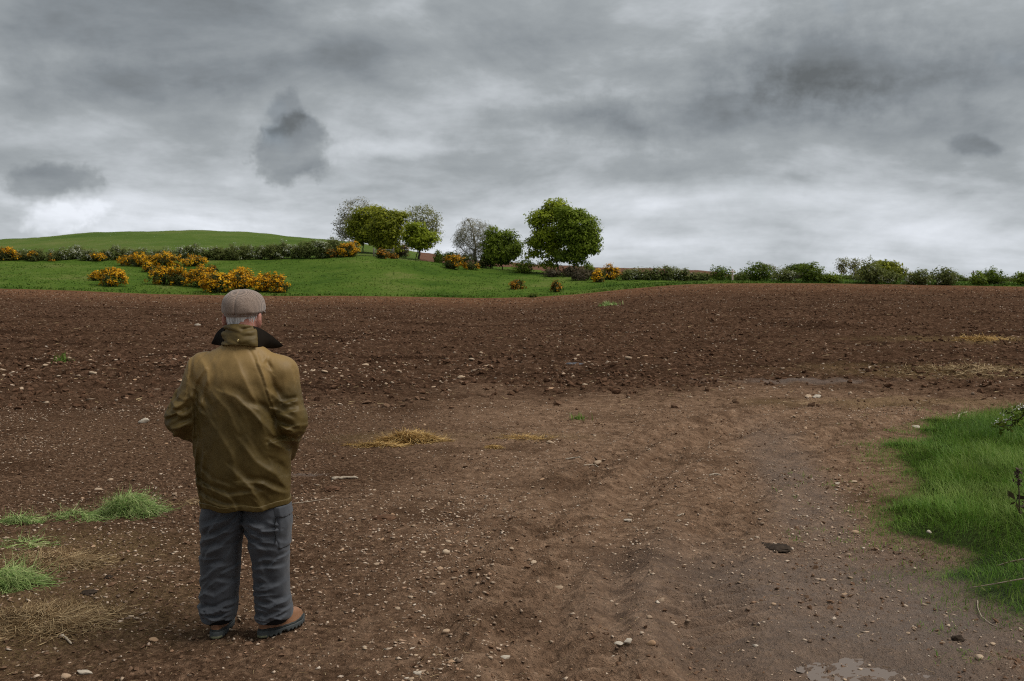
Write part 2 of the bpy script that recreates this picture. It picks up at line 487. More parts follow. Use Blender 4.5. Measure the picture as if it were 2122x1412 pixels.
def ground_info(X, Y):
    """relief on top of the land form, and the soil masks"""
    X = np.asarray(X, float); Y = np.asarray(Y, float)
    wob = 5.0 * fbm(X * 0.30, Y * 0.30, 4, 3)
    left = smooth(2.0, -4.0, X)
    plough = smooth(12.6 - 0.6 * left, 18.6 - 0.6 * left, Y + wob + 2.5 * fbm(X * 1.6, Y * 1.6, 2, 4))
    far = smooth(52, 93, Y - 0.22 * np.maximum(X, 0) + 4 * fbm(X * .1, Y * .1, 2, 9))
    near = Y < 40
    h = np.zeros_like(X); tread = np.zeros_like(X)
    # firm earth of the track
    ht = 0.030 * fbm(X * 1.1, Y * 1.1, 3, 21) + 0.022 * fbm(X * 5, Y * 5, 4, 22)
    rid = np.abs(fbm(X * 9, Y * 9, 3, 23))
    ht = ht + 0.022 * (0.12 - rid) + 0.024 * (0.12 - np.abs(fbm(X * 21, Y * 21, 3, 24))) + 0.007 * fbm(X * 55, Y * 55, 2, 25)
    crumb = smooth(0.6, -1.6, X + 0.06 * (Y - 5) + 1.6 * fbm(X * 0.7, Y * 0.7, 2, 28)) * smooth(30, 22, Y)
    ht = ht + crumb * (0.030 * np.maximum(fbm(X * 10, Y * 10, 3, 29) + 0.10, 0) + 0.020 * (0.10 - np.abs(fbm(X * 16, Y * 16, 2, 20))))
    cl = fbm(X * 1.4 + 4, Y * 1.4, 3, 26)
    ht = ht + 0.055 * smooth(0.06, 0.30, cl) * np.maximum(fbm(X * 13, Y * 13, 3, 27) + 0.12, 0)
    if near.any():
        xs, ys = X[near], Y[near]
        ad = np.zeros(xs.shape)
        for k, r in enumerate(RUTS):
            d, s, sd = seg_dist(xs, ys, r)
            d = d + 0.05 * fbm(xs * 2, ys * 2, 2, 40 + k)
            wid = 0.19 if k < 2 else 0.16
            brk = 0.5 + 0.5 * smooth(-0.16, 0.12, fbm(xs * 0.8 + 3, ys * 0.8, 3, 44 + k))
            prof = -0.044 * brk * np.exp(-(d / wid) ** 6) + 0.030 * brk * np.exp(-((d - 1.75 * wid) / (0.5 * wid)) ** 2)
            tr = np.sin(2 * np.pi * (s / 0.145 + sd * d * 3.2) + 2.0 * fbm(xs * 1.5, ys * 1.5, 2, 50 + k))
            amp = np.exp(-(d / (wid * 1.35)) ** 4) * smooth(-0.12, 0.14, fbm(xs * 0.9, ys * 0.9, 2, 60 + k))
            ad += prof * smooth(20, 15, ys) + 0.036 * np.clip(tr * 1.6, -1, 1) * amp * (0.55 + 0.9 * (fbm(xs * 6, ys * 6, 2, 66) + 0.3))
        # rippled tread prints on the flank of the track
        d, s, sd = seg_dist(xs, ys, resample([flat(1000, 1300), flat(1060, 1180), flat(1120, 1080), flat(1200, 1000)]))
        ad += 0.034 * np.sin(2 * np.pi * (s / 0.13 + d * 2.2 * sd)) * np.exp(-(d / 0.33) ** 4) * smooth(-0.2, 0.1, fbm(xs * 1.3, ys * 1.3, 2, 71))
        pd_ = np.hypot((xs - PUD[0]) / 0.34, (ys - PUD[1]) / 0.20)
        pd_ = pd_ + 0.9 * fbm(xs * 4, ys * 4, 3, 77)
        ad = ad * smooth(0.7, 1.6, pd_) - 0.022 * smooth(1.6, 0.5, pd_)
        ht[near] += ad
    # broken soil
    r1 = np.abs(fbm(X * 2.3, Y * 1.6, 4, 31))
    hp = 0.10 * fbm(X * 0.9, Y * 0.7, 3, 30) + 0.19 * (0.10 - r1) + 0.10 * fbm(X * 6, Y * 4, 3, 33)
    fur = 0.030 * np.sin(2 * np.pi * (Y * 0.97 + X * 0.22 + 0.9 * fbm(X * .3, Y * .3, 2, 35)) / 0.75)
    hp = hp + fur * smooth(0, 0.2, fbm(X * 0.15, Y * 0.15, 2, 36) + 0.15)
    hp = hp * (1 - 0.72 * far)
    h = ht * (1 - plough) + hp * plough
    ev = smooth(E_Y + 1, E_Y - 2, Y)
    h = h * ev
    # turf of the verge stands a little proud
    vs = np.full(X.shape, -9.0)
    m = (Y < 18) & (Y > 1) & (X > 1.0)
    if m.any():
        vs[m] = poly_sd(X[m], Y[m], VERGE) + 0.6 * fbm(X[m] * 1.6, Y[m] * 1.6, 3, 81)
    h = h * (1 - 0.6 * smooth(-.1, .4, vs)) + 0.10 * smooth(-0.15, 0.9, vs) + 0.05 * smooth(0.2, 0.8, vs) * fbm(X * 1.5, Y * 1.5, 2, 82)
    # rolling of the pasture
    pas = smooth(E_Y, E_Y + 12, Y) * smooth(600, 260, Y)
    h = h + pas * (0.8 * fbm(X * 0.06, Y * 0.06, 3, 90) + 0.25 * fbm(X * 0.35, Y * 0.35, 3, 91))
    return h, plough, far, vs


def crumbly(X, Y):
    return smooth(0.6, -1.6, X + 0.06 * (Y - 5) + 1.6 * fbm(X * 0.7, Y * 0.7, 2, 28)) * smooth(30, 22, Y)


def gz(X, Y):
    X = np.atleast_1d(np.asarray(X, float)); Y = np.atleast_1d(np.asarray(Y, float))
    return base_z(X, Y) + ground_info(X, Y)[0]


def gz1(x, y):
    return float(gz([x], [y])[0])

# ------------------------------------------------------------------ materials
def new_mat(name):
    m = bpy.data.materials.new(name)
    m.use_nodes = True
    return m, NT(m.node_tree)


def finish(t, bsdf, disp=None):
    t.n('ShaderNodeOutputMaterial', Surface=bsdf)


def attr(t, name, out='Fac'):
    return t.n('ShaderNodeAttribute', dict(attribute_name=name)).outputs[out]


def soil_material():
    m, t = new_mat('soil')
    pos = t.n('ShaderNodeNewGeometry').outputs['Position']
    plough, far, wet, turf, litter = (attr(t, k) for k in ('plough', 'far', 'wet', 'turf', 'litter'))
    crumb = attr(t, 'crumb')
    nb = t.noise(pos, 0.9, 4, 0.55)
    nm = t.noise(pos, 7.0, 6, 0.62)
    nf = t.noise(pos, 60.0, 6, 0.65)
    nff = t.noise(pos, 210.0, 3, 0.6)
    track = t.ramp(nm, [(0.30, (0.128, 0.077, 0.047)), (0.48, (0.226, 0.139, 0.086)), (0.66, (0.320, 0.206, 0.132))])
    pl_ = t.ramp(nm, [(0.30, (0.034, 0.018, 0.010)), (0.50, (0.082, 0.045, 0.027)), (0.70, (0.180, 0.106, 0.067))])
    farc = t.ramp(t.noise(pos, 1.6, 6, 0.65), [(0.30, (0.115, 0.055, 0.029)), (0.55, (0.168, 0.083, 0.044)), (0.75, (0.235, 0.132, 0.077))])
    nk = t.noise(pos, 24.0, 5, 0.65)
    dk = t.ramp(nk, [(0.30, (0.042, 0.022, 0.012)), (0.50, (0.104, 0.059, 0.035)), (0.70, (0.200, 0.122, 0.075))])
    track = t.mix(t.math('MULTIPLY', crumb, 0.85), track, dk)
    track = t.mix(1.0, track, t.ramp(nk, [(0.32, 0.62), (0.50, 1.0), (0.68, 1.30)]), 'MULTIPLY')
    pl_ = t.mix(1.0, pl_, t.ramp(nk, [(0.32, 0.60), (0.50, 1.0), (0.68, 1.45)]), 'MULTIPLY')
    nd = t.noise(t.n('ShaderNodeMapping', Vector=pos, Scale=(0.55, 1.0, 1.0)).outputs[0], 0.42, 5, 0.6)
    pl_ = t.mix(t.rng(nd, 0.50, 0.64, 0.0, 0.75), pl_, t.mix(1.0, pl_, C(0.42, 0.40, 0.40), 'MULTIPLY'))
    col = t.mix(plough, track, pl_)
    col = t.mix(far, col, farc)
    # dark peaty lumps and greyer silt
    col = t.mix(t.math('MULTIPLY', t.rng(nb, 0.50, 0.68), 0.55), col, C(0.060, 0.032, 0.018))
    col = t.mix(t.math('MULTIPLY', wet, t.rng(nb, 0.30, 0.62, 0.35, 0.9)), col, C(0.185, 0.132, 0.097))
    col = t.mix(t.math('MULTIPLY', t.rng(nf, 0.30, 0.70), 0.35), col, t.mix(1.0, col, C(1.75, 1.75, 1.75), 'MULTIPLY'))
    # chaff and grit too small to model
    v = t.n('ShaderNodeTexVoronoi', dict(feature='F1'), Vector=pos, Scale=85.0)
    keep = t.rng(v.outputs['Color'], 0.74, 0.80)
    grit = t.math('MULTIPLY', t.rng(v.outputs['Distance'], 0.36, 0.24), keep)
    grit = t.math('MULTIPLY', grit, t.rng(t.noise(pos, 2.4, 4, 0.6), 0.40, 0.62, 0.15, 0.95))
    gcol = t.ramp(nff, [(0.3, (0.30, 0.20, 0.12)), (0.7, (0.58, 0.45, 0.32))])
    col = t.mix(t.math('MULTIPLY', grit, 0.9), col, gcol)
    lit = t.math('MULTIPLY', litter, t.rng(t.noise(t.n('ShaderNodeMapping', Vector=pos, Scale=(1, 2.2, 1)).outputs[0], 55.0, 5, 0.7), 0.42, 0.62))
    col = t.mix(t.math('MULTIPLY', lit, 0.75), col, C(0.27, 0.19, 0.085))
    tcol = t.ramp(nm, [(0.3, (0.028, 0.036, 0.009)), (0.7, (0.050, 0.075, 0.016))])
    col = t.mix(t.rng(t.math('ADD', turf, t.math('MULTIPLY', t.math('SUBTRACT', nm, 0.5), 0.9)), 0.30, 0.75), col, tcol)
    hgt = t.math('ADD', t.math('ADD', t.math('MULTIPLY', nf, 0.7), t.math('MULTIPLY', nk, 0.9)), t.math('ADD', t.math('MULTIPLY', nff, 0.22), t.math('MULTIPLY', grit, 0.25)))
    bmp = t.n('ShaderNodeBump', Strength=1.0, Distance=0.045, Height=hgt)
    rough = t.math('SUBTRACT', 0.88, t.math('MULTIPLY', wet, t.rng(nb, 0.32, 0.6, 0.18, 0.46)))
    b = t.n('ShaderNodeBsdfPrincipled', Base_Color=col, Roughness=rough, Normal=bmp)
    t.t.links.new(t.math('MULTIPLY', wet, 0.30), b.inputs['Specular IOR Level'])
    finish(t, b)
    return m


def pasture_material(name, stops, scale=0.12):
    m, t = new_mat(name)
    pos = t.n('ShaderNodeNewGeometry').outputs['Position']
    a = t.noise(pos, scale, 6, 0.6)
    f = t.noise(pos, 1.9, 6, 0.7)
    g = t.math('ADD', t.math('MULTIPLY', a, 0.58), t.math('ADD', t.math('MULTIPLY', f, 0.26), t.math('MULTIPLY', t.noise(pos, 0.55, 5, 0.65), 0.20)))
    col = t.ramp(g, stops)
    bmp = t.n('ShaderNodeBump', Strength=0.8, Distance=0.22, Height=f)
    b = t.n('ShaderNodeBsdfPrincipled', Base_Color=col, Roughness=0.9, Normal=bmp)
    b.inputs['Specular IOR Level'].default_value = 0.03
    finish(t, b)
    return m


def blade_material(name, c0, c1, c2, transl=0.3, rough=0.6):
    """leaf or straw: colour runs over the per-piece 'tint' value, some light passes through"""
    m, t = new_mat(name)
    col = t.ramp(attr(t, 'tint'), [(0.05, c0), (0.5, c1), (0.95, c2)])
    nz = t.noise(t.n('ShaderNodeNewGeometry').outputs['Position'], 2.2, 3, 0.6)
    col = t.mix(1.0, col, t.ramp(nz, [(0.3, 0.78), (0.7, 1.2)]), 'MULTIPLY')
    d = t.n('ShaderNodeBsdfPrincipled', Base_Color=col, Roughness=rough)
    d.inputs['Specular IOR Level'].default_value = 0.12
    if transl:
        tr = t.n('ShaderNodeBsdfTranslucent', Color=col)
        d = t.n('ShaderNodeMixShader', i0=transl, i1=d, i2=tr)
    finish(t, d)
    return m


def rough_material(name, c0, c1, scale=12, rough=0.8, bump=0.4, dist=0.01, obj_rand=None, spec=0.3):
    m, t = new_mat(name)
    pos = t.n('ShaderNodeTexCoord').outputs['Object']
    nz = t.noise(pos, scale, 6, 0.6)
    col = t.mix(t.rng(nz, 0.3, 0.7), C(*c0), C(*c1))
    if obj_rand:
        rnd = t.n('ShaderNodeObjectInfo').outputs['Random']
        col = t.mix(1.0, col, t.ramp(rnd, obj_rand), 'MULTIPLY')
    bmp = t.n('ShaderNodeBump', Strength=bump, Distance=dist, Height=nz)
    b = t.n('ShaderNodeBsdfPrincipled', Base_Color=col, Roughness=rough, Normal=bmp)
    b.inputs['Specular IOR Level'].default_value = spec
    finish(t, b)
    return m


M_SOIL = soil_material()
M_PAST = pasture_material('pasture_grass', [(0.38, (0.030, 0.066, 0.009)), (0.48, (0.066, 0.118, 0.015)), (0.56, (0.092, 0.142, 0.022)), (0.66, (0.150, 0.165, 0.046))])
M_HILL = pasture_material('hill_grass', [(0.38, (0.056, 0.100, 0.017)), (0.51, (0.092, 0.140, 0.027)), (0.66, (0.155, 0.170, 0.052))], 0.05)
M_FARF = pasture_material('far_soil', [(0.34, (0.11, 0.055, 0.034)), (0.50, (0.15, 0.076, 0.047)), (0.68, (0.19, 0.105, 0.068))], 0.3)
M_CRUMB = rough_material('crumb_earth', (0.115, 0.064, 0.037), (0.210, 0.128, 0.080), 22, 0.95, 0.5, 0.012, spec=0.05)
M_CLOD = rough_material('clod_earth', (0.068, 0.034, 0.019), (0.160, 0.089, 0.053), 22, 0.95, 0.5, 0.012, spec=0.05)
m_, t_ = new_mat('pebble')
_tc = attr(t_, 'tint')
_c = t_.ramp(_tc, [(0.0, (0.15, 0.095, 0.060)), (0.25, (0.30, 0.205, 0.135)), (0.5, (0.45, 0.33, 0.225)), (0.75, (0.60, 0.46, 0.335)), (0.9, (0.36, 0.20, 0.11)), (1.0, (0.66, 0.55, 0.43))])
_c = t_.mix(1.0, _c, t_.ramp(t_.noise(t_.n('ShaderNodeNewGeometry').outputs['Position'], 70, 5, 0.6), [(0.3, 0.68), (0.7, 1.15)]), 'MULTIPLY')
_b = t_.n('ShaderNodeBsdfPrincipled', Base_Color=_c, Roughness=0.75); _b.inputs['Specular IOR Level'].default_value = 0.3
finish(t_, _b)
M_PEB = m_
STONE_RAND = [(0.0, (1.0, 0.9, 0.78)), (0.3, (0.72, 0.62, 0.54)), (0.5, (1.08, 1.0, 0.9)), (0.7, (0.85, 0.63, 0.46)), (1.0, (1.15, 1.1, 1.02))]
M_STONE = rough_material('stone', (0.36, 0.28, 0.20), (0.54, 0.445, 0.345), 26, 0.78, 0.35, 0.006, STONE_RAND)
M_WHITESTONE = rough_material('pale_stone', (0.42, 0.345, 0.255), (0.58, 0.50, 0.40), 18, 0.75, 0.3, 0.01)
M_BLADE = blade_material('grass_blade', (0.080, 0.160, 0.018), (0.135, 0.255, 0.032), (0.260, 0.345, 0.080), 0.35, 0.5)
M_TUFT = blade_material('pasture_tuft', (0.052, 0.104, 0.012), (0.088, 0.152, 0.019), (0.150, 0.200, 0.036), 0.3)
M_CUT = blade_material('cut_grass', (0.13, 0.22, 0.055), (0.27, 0.38, 0.11), (0.50, 0.55, 0.24), 0.25, 0.5)
M_STRAW = blade_material('straw', (0.20, 0.105, 0.030), (0.44, 0.27, 0.085), (0.72, 0.50, 0.21), 0.2, 0.55)
M_HAY = blade_material('dry_hay', (0.13, 0.078, 0.034), (0.29, 0.190, 0.092), (0.54, 0.40, 0.22), 0.2, 0.6)

# ------------------------------------------------------------------ ground: one connected sheet, cut where its kind changes
def make_ground():
    ys = [-40.0]
    while ys[-1] < 3.2:
        ys.append(ys[-1] + (3.0 if ys[-1] < -8 else (0.6 if ys[-1] < 0 else 0.14)))
    while ys[-1] < 93.5:
        ys.append(ys[-1] + (0.0038 * ys[-1] if ys[-1] < 11 else min(0.0057 * ys[-1], 0.38)))
    ys[-1] = E_Y
    while ys[-1] < 260:
        ys.append(ys[-1] + 2.2)
    while ys[-1] < 6300:
        ys.append(ys[-1] * 1.12)
    ys = np.array(ys)
    fine = np.arange(-0.57, 0.5701, 0.00188)
    side = 0.57 + np.cumsum(np.geomspace(0.004, 0.45, 34))
    us = np.concatenate([-side[::-1], fine, side])
    wY = np.sqrt(ys ** 2 + 9.0)
    U, YY = np.meshgrid(us, ys)
    rj = np.random.default_rng(3)
    X = U * wY[:, None]
    inner = (YY > 3.2) & (YY < 90)
    X = X + inner * rj.uniform(-0.0005, 0.0005, X.shape) * wY[:, None]
    h, plough, far, vs = ground_info(X, YY)
    Z = base_z(X, YY) + h
    ny, nx = X.shape
    V = np.stack([X, YY, Z], -1).reshape(-1, 3)
    idx = np.arange(ny * nx).reshape(ny, nx)
    Q = np.stack([idx[:-1, :-1], idx[:-1, 1:], idx[1:, 1:], idx[1:, :-1]], -1).reshape(-1, 4)
    cy = YY[:-1, :-1].ravel() * 0.5 + YY[1:, :-1].ravel() * 0.5
    cxu = (X[:-1, :-1] + X[1:, 1:]).ravel() * 0.5
    px = CX + FOC * cxu / np.maximum(cy, 20)
    vsq = vs[:-1, :-1].ravel(); plq = plough[:-1, :-1].ravel()
    Hh = np.interp(px, [1000, 1350], [130, 113])
    reg = np.full(len(Q), 0)
    reg[(plq < 0.5) & (cy < 40)] = 1
    reg[(vsq > 0.15) & (cy < 20)] = 2
    reg[cy > E_Y] = 3
    reg[(cy > Hh + 3) & (px < 872)] = 4
    reg[(cy > Hh + 16) & (px >= 872)] = 5
    wet = smooth(1.9, 0.0, np.hypot((X - PUD[0] - 0.35) / 1.15, (YY - PUD[1] - 0.7) / 1.3)) * (YY < 12)
    wet = np.maximum(wet, 0.55 * smooth(0.5, 0.1, np.abs(X - 0.18 * YY - 0.9)) * smooth(3, 5, YY) * smooth(14, 9, YY))
    slick = [flat(1640, 790), flat(1190, 757), flat(640, 985)]
    for (sx_, sy_), rx, ry in zip(slick, (1.5, 0.4, 0.22), (0.40, 0.16, 0.07)):
        wet = np.maximum(wet, 0.6 * smooth(1.3, 0.3, np.hypot((X - sx_) / rx, (YY - sy_) / ry) + 1.2 * fbm(X * 2, YY * 2, 2, 99)))
    turf = smooth(-0.15, 0.4, vs)
    crumb = crumbly(X, YY)
    lit = np.zeros_like(X)
    for (a, b_), rx, ry in ((flat(60, 1290), 1.0, 0.8), (flat(120, 1140), 0.9, 0.7), (flat(1990, 770), 3.8, 1.7), (flat(2040, 705), 4.0, 1.5), (flat(1090, 905), 0.9, 0.4), (flat(820, 905), 0.9, 0.5), (flat(1850, 835), 2.2, 0.6)):
        lit = np.maximum(lit, smooth(1.25, 0.3, np.hypot((X - a) / rx, (YY - b_) / ry) + 0.8 * fbm(X * 1.2, YY * 1.2, 3, 98)))
    attrs = dict(plough=plough, far=far, wet=wet, turf=turf, litter=lit, crumb=crumb)
    spec = [('field', M_SOIL), ('track', M_SOIL), ('verge', M_SOIL), ('pasture', M_PAST), ('hill', M_HILL), ('far_field', M_FARF)]
    for k, (nm, mt) in enumerate(spec):
        q = Q[reg == k]
        used, inv = np.unique(q.ravel(), return_inverse=True)
        at_ = {a: v.ravel()[used] for a, v in attrs.items()} if k < 3 else None
        o = link(nm, mesh_np(nm, V[used], inv.reshape(-1, 4), True, at_), mt)
        tag(o, kind='structure')


make_ground()

# puddle in the wheel mark
def make_puddle():
    th = np.linspace(0, 2 * np.pi, 48, endpoint=False)
    r = 1 + 1.1 * fbm(np.cos(th) * 1.4 + 3, np.sin(th) * 1.4, 3, 5)
    X = PUD[0] + 0.30 * r * np.cos(th) ; Y = PUD[1] + 0.20 * r * np.sin(th)
    z = float(np.median(gz(PUD[0] + 0.20 * np.cos(th), PUD[1] + 0.12 * np.sin(th)))) - 0.001
    V = np.concatenate([np.stack([X, Y, np.full(48, z)], 1), [[PUD[0], PUD[1], z]]])
    k = np.arange(48)
    F = np.stack([k, (k + 1) % 48, np.full(48, 48)], 1)
    m, t = new_mat('puddle_water')
    b = t.n('ShaderNodeBsdfPrincipled', Base_Color=C(0.19, 0.142, 0.108), Roughness=0.18)
    finish(t, b)
    tag(link('puddle', mesh_np('puddle', V, F), m), kind='structure')


make_puddle()

# ------------------------------------------------------------------ clods, pebbles, stones
def fan_points(n, y0, y1, rng, umax=0.66, power=1.0):
    """points on the ground, even per square metre (power 1) or thinned with distance"""
    t = rng.random(n)
    e = 2.0 * power
    Y = (y0 ** e + t * (y1 ** e - y0 ** e)) ** (1 / e)
    return rng.uniform(-umax, umax, n) * Y, Y


def make_clods():
    r = np.random.default_rng(11)
    tm = [rock(-1, s, 0.45, 2) for s in range(14)]
    parts = []
    X, Y = fan_points(40000, 13.5, 93, r, 0.60, 0.45)
    _, pl, fr, vs = ground_info(X, Y)
    dens = (0.35 + 0.65 * smooth(-0.1, 0.15, fbm(X * 0.3, Y * 0.3, 3, 12))) * pl * (1 - 0.55 * fr)
    k = r.random(len(X)) < dens
    X, Y = X[k], Y[k]
    s = 0.013 * np.exp(r.normal(0, 0.65, len(X))) + 0.007
    s = np.minimum(s * (1 + 0.016 * Y) * (1 + 0.2 * smooth(26, 17, Y)), 0.055)
    parts.append((X, Y, s))
    # crumbs thrown up along the track
    X, Y = fan_points(24000, 3.7, 16, r, 0.56, 0.8)
    cl = smooth(0.02, 0.22, fbm(X * 1.4 + 4, Y * 1.4, 3, 26)) + 0.16 + 0.6 * crumbly(X, Y)
    k = (r.random(len(X)) < cl)
    X, Y = X[k], Y[k]
    parts.append((X, Y, np.minimum(0.0045 * np.exp(r.normal(0, 0.6, len(X))) + 0.002, 0.016)))
    X = np.concatenate([p[0] for p in parts]); Y = np.concatenate([p[1] for p in parts]); s = np.concatenate([p[2] for p in parts])
    vs = ground_info(X, Y)[3]
    k = vs < 0.0
    X, Y, s = X[k], Y[k], s[k]
    scl = s[:, None] * np.stack([r.uniform(0.8, 1.4, len(s)), r.uniform(0.8, 1.3, len(s)), r.uniform(0.5, 0.95, len(s))], 1)
    pos = np.stack([X, Y, gz(X, Y) + scl[:, 2] * 0.35], 1)
    fld = ground_info(X, Y)[1] > 0.45
    for sel, nm, mt, lab in ((fld, 'soil_clods', M_CLOD, 'dark crumbled clods of earth over the ploughed field'), (~fld, 'soil_crumbs', M_CRUMB, 'small brown crumbs of earth over the track')):
        parts = []
        for sub_, tpl in ((sel & (s > 0.024) & (Y < 27), [rock(0, 200 + q, 0.75, 2) for q in range(12)]), (sel & ~((s > 0.024) & (Y < 27)), tm)):
            if sub_.any():
                parts.append(scatter(tpl, pos[sub_], scl[sub_], rot_mats(int(sub_.sum()), r, 0.5), r))
        V, F, A = cat_mesh(parts)
        tag(link(nm, mesh_np(nm, V, F, False, A), mt), lab, 'soil', kind='stuff')


make_clods()


def pebble_density(X, Y):
    d = 0.42 + 0.95 * smooth(-0.05, 0.22, fbm(X * 0.55 + 8, Y * 0.55, 3, 101))
    dd, _, _ = seg_dist(X, Y, [flat(860, 1412), flat(935, 1260), flat(935, 1120), flat(985, 1040)])
    d = d + 1.5 * np.exp(-(dd / 0.28) ** 2)
    d = d + 1.2 * smooth(15.5, 17, Y) * smooth(24, 19, Y) * smooth(3.2, 1.0, X)
    return np.clip(d, 0, 2.4) / 2.4


def make_pebbles():
    r = np.random.default_rng(17)
    tm = [rock(-1, 40 + s, 0.3, 2) for s in range(14)]
    X1, Y1 = fan_points(66000, 3.7, 14, r, 0.60, 0.65)
    X2, Y2 = fan_points(44000, 14, 92, r, 0.56, 0.42)
    X = np.concatenate([X1, X2]); Y = np.concatenate([Y1, Y2])
    vs = ground_info(X, Y)[3]
    k = (r.random(len(X)) < pebble_density(X, Y) * np.where(vs > -0.1, 0.0, 1.0))
    X, Y = X[k], Y[k]
    n = len(X)
    s = 0.0026 * np.exp(r.normal(0, 0.72, n)) + 0.0014
    s = np.where(Y > 14, s * (1.9 + 0.075 * Y), s * (0.95 + 0.06 * Y))
    s = np.minimum(s, np.where(Y > 14, 0.036, 0.0125))
    scl = s[:, None] * np.stack([r.uniform(0.9, 1.7, n), r.uniform(0.8, 1.3, n), r.uniform(0.4, 0.8, n)], 1)
    pos = np.stack([X, Y, gz(X, Y) + scl[:, 2] * 0.3], 1)
    V, F, A = scatter(tm, pos, scl, rot_mats(n, r, 0.25), r)
    tag(link('gravel', mesh_np('gravel', V, F, True, A), M_PEB), 'small buff pebbles and grit strewn over the bare earth', 'gravel', kind='stuff')


make_pebbles()


def make_stones():
    r = np.random.default_rng(23)
    meshes = []
    for s in range(14):
        V, F = rock(1, 70 + s, 0.32, 4)
        me = mesh_np('stone', V, F, True)
        me.materials.append(M_STONE)
        meshes.append(me)
    wm = []
    for s in range(3):
        V, F = rock(2, 90 + s, 0.28, 5)
        me = mesh_np('stone', V, F, True); me.materials.append(M_WHITESTONE); wm.append(me)

    def put(x, y, sx_, sy_, sz_, label, group=None, me=None, sink=0.3, rz=None):
        o = bpy.data.objects.new('stone', me or meshes[r.integers(0, len(meshes))])
        COL.objects.link(o)
        o.location = (x, y, gz1(x, y) + sz_ * sink)
        o.scale = (sx_, sy_, sz_)
        o.rotation_euler = (r.normal(0, 0.15), r.normal(0, 0.15), r.uniform(0, 6.28) if rz is None else rz)
        tag(o, label, 'stone', group)
    # stones one can name, by where they lie: (px, py, half width px, flatness, label, pale)
    named = [
        (176, 1393, 17, 0.30, 'broad pale slab of stone flat on the earth at the lower corner below the hay', 1),
        (138, 1404, 11, 0.5, 'tan stone half buried beside the broad pale slab', 0),
        (319, 1328, 10, 0.4, 'buff angular stone lying alone left of the man\'s brown boot', 0),
        (272, 1285, 8, 0.5, 'small grey stone standing on edge below the dark lumps of peat', 0),
        (410, 675, 7, 0.7, 'white boulder on the ploughed field just beside the man\'s collar', 1),
        (1326, 925, 9, 0.5, 'pale rounded stone on the track where it begins to bend', 1),
        (1239, 957, 9, 0.6, 'grey buff stone near the thin pale sticks on the track', 0),
        (1262, 981, 10, 0.45, 'flat pale stone just below the grey buff one on the track', 0),
        (1141, 919, 9, 0.5, 'round grey stone right beside the thin strip of straw', 0),
        (925, 1150, 9, 0.7, 'round buff pebble topping the line of gravel beyond the boots', 0),
        (912, 1180, 8, 0.6, 'brown pebble just below the round buff one in the gravel line', 0),
        (953, 1274, 10, 0.7, 'largest pale pebble in the gravel line level with the boots', 1),
        (953, 1286, 10, 0.35, 'flat pale flake tucked under the largest pebble of the gravel line', 1),
        (985, 1273, 9, 0.35, 'flat buff stone next to the largest pebble of the gravel line', 0),
        (924, 1311, 9, 0.5, 'wedge shaped buff stone below the largest pebble of the gravel line', 0),
        (1048, 1359, 10, 0.4, 'lone pale flat stone low on the smooth earth of the track', 1),
        (868, 1393, 11, 0.5, 'biggest pale stone of the cluster at the bottom of the gravel line', 1),
        (852, 1405, 9, 0.5, 'buff stone beside the biggest of the cluster at the bottom edge', 0),
        (1282, 1344, 11, 0.35, 'long flat pale stone on the tyre ruts near the bottom edge', 1),
        (1302, 1344, 9, 0.6, 'chunky white stone touching the long flat one on the tyre ruts', 1),
        (1350, 1352, 11, 0.6, 'yellowish split stone on the tyre ruts near the bottom edge', 0),
        (1272, 1362, 8, 0.5, 'small pale triangular stone below the long flat one on the ruts', 1),
        (1345, 1293, 8, 0.6, 'ochre stone in the darker soil between the tyre ruts', 0),
        (1371, 1250, 8, 0.6, 'pale upright stone above the ochre one between the tyre ruts', 0),
        (1302, 1073, 9, 0.4, 'flat white stone in the middle of the track', 1),
        (1603, 1262, 6, 0.8, 'small round pebble standing on the smooth wet earth', 0),
        (1900, 888, 10, 0.35, 'flat pinkish stone at the far tip of the grass verge', 1),
        (1693, 827, 9, 0.4, 'pale flat stone on the track beyond the bend', 1),
        (1770, 1002, 9, 0.35, 'flat orange tinted stone at the bare edge of the verge', 0),
        (1735, 1002, 9, 0.3, 'flat pale stone just beside the orange tinted one near the verge', 1),
        (2030, 1368, 11, 0.6, 'brown lump of stone on the damp earth below the verge', 0),
        (1925, 1117, 6, 0.7, 'small white stone against the ragged lower edge of the grass', 1),
        (1758, 1150, 7, 0.6, 'pale stone on the bare earth right of the dark dung pat', 0),
        (1675, 825, 8, 0.4, 'buff stone lying left of the pale flat stone beyond the bend', 0),
        (205, 1018, 9, 0.5, 'pale stone just behind the big heap of cut grass', 0),
        (362, 1028, 8, 0.5, 'brown stone between the heap of cut grass and the man', 0),
        (228, 995, 8, 0.4, 'flat pale stone on the ploughed edge beyond the cut grass', 0),
        (298, 878, 12, 0.5, 'pale stone on the plain earth left of the man\'s elbow', 1),
    ]
    for (px, py, hw, fl, lab, pale) in named:
        if py < 700:
            x, y = gp(px, py)
        else:
            x, y = flat(px, py)
        rad = hw / FOC * y
        put(x, y, rad, rad * r.uniform(0.65, 0.9), rad * fl, lab, None, wm[r.integers(0, 3)] if pale else None, 0.4, r.uniform(-0.4, 0.4))
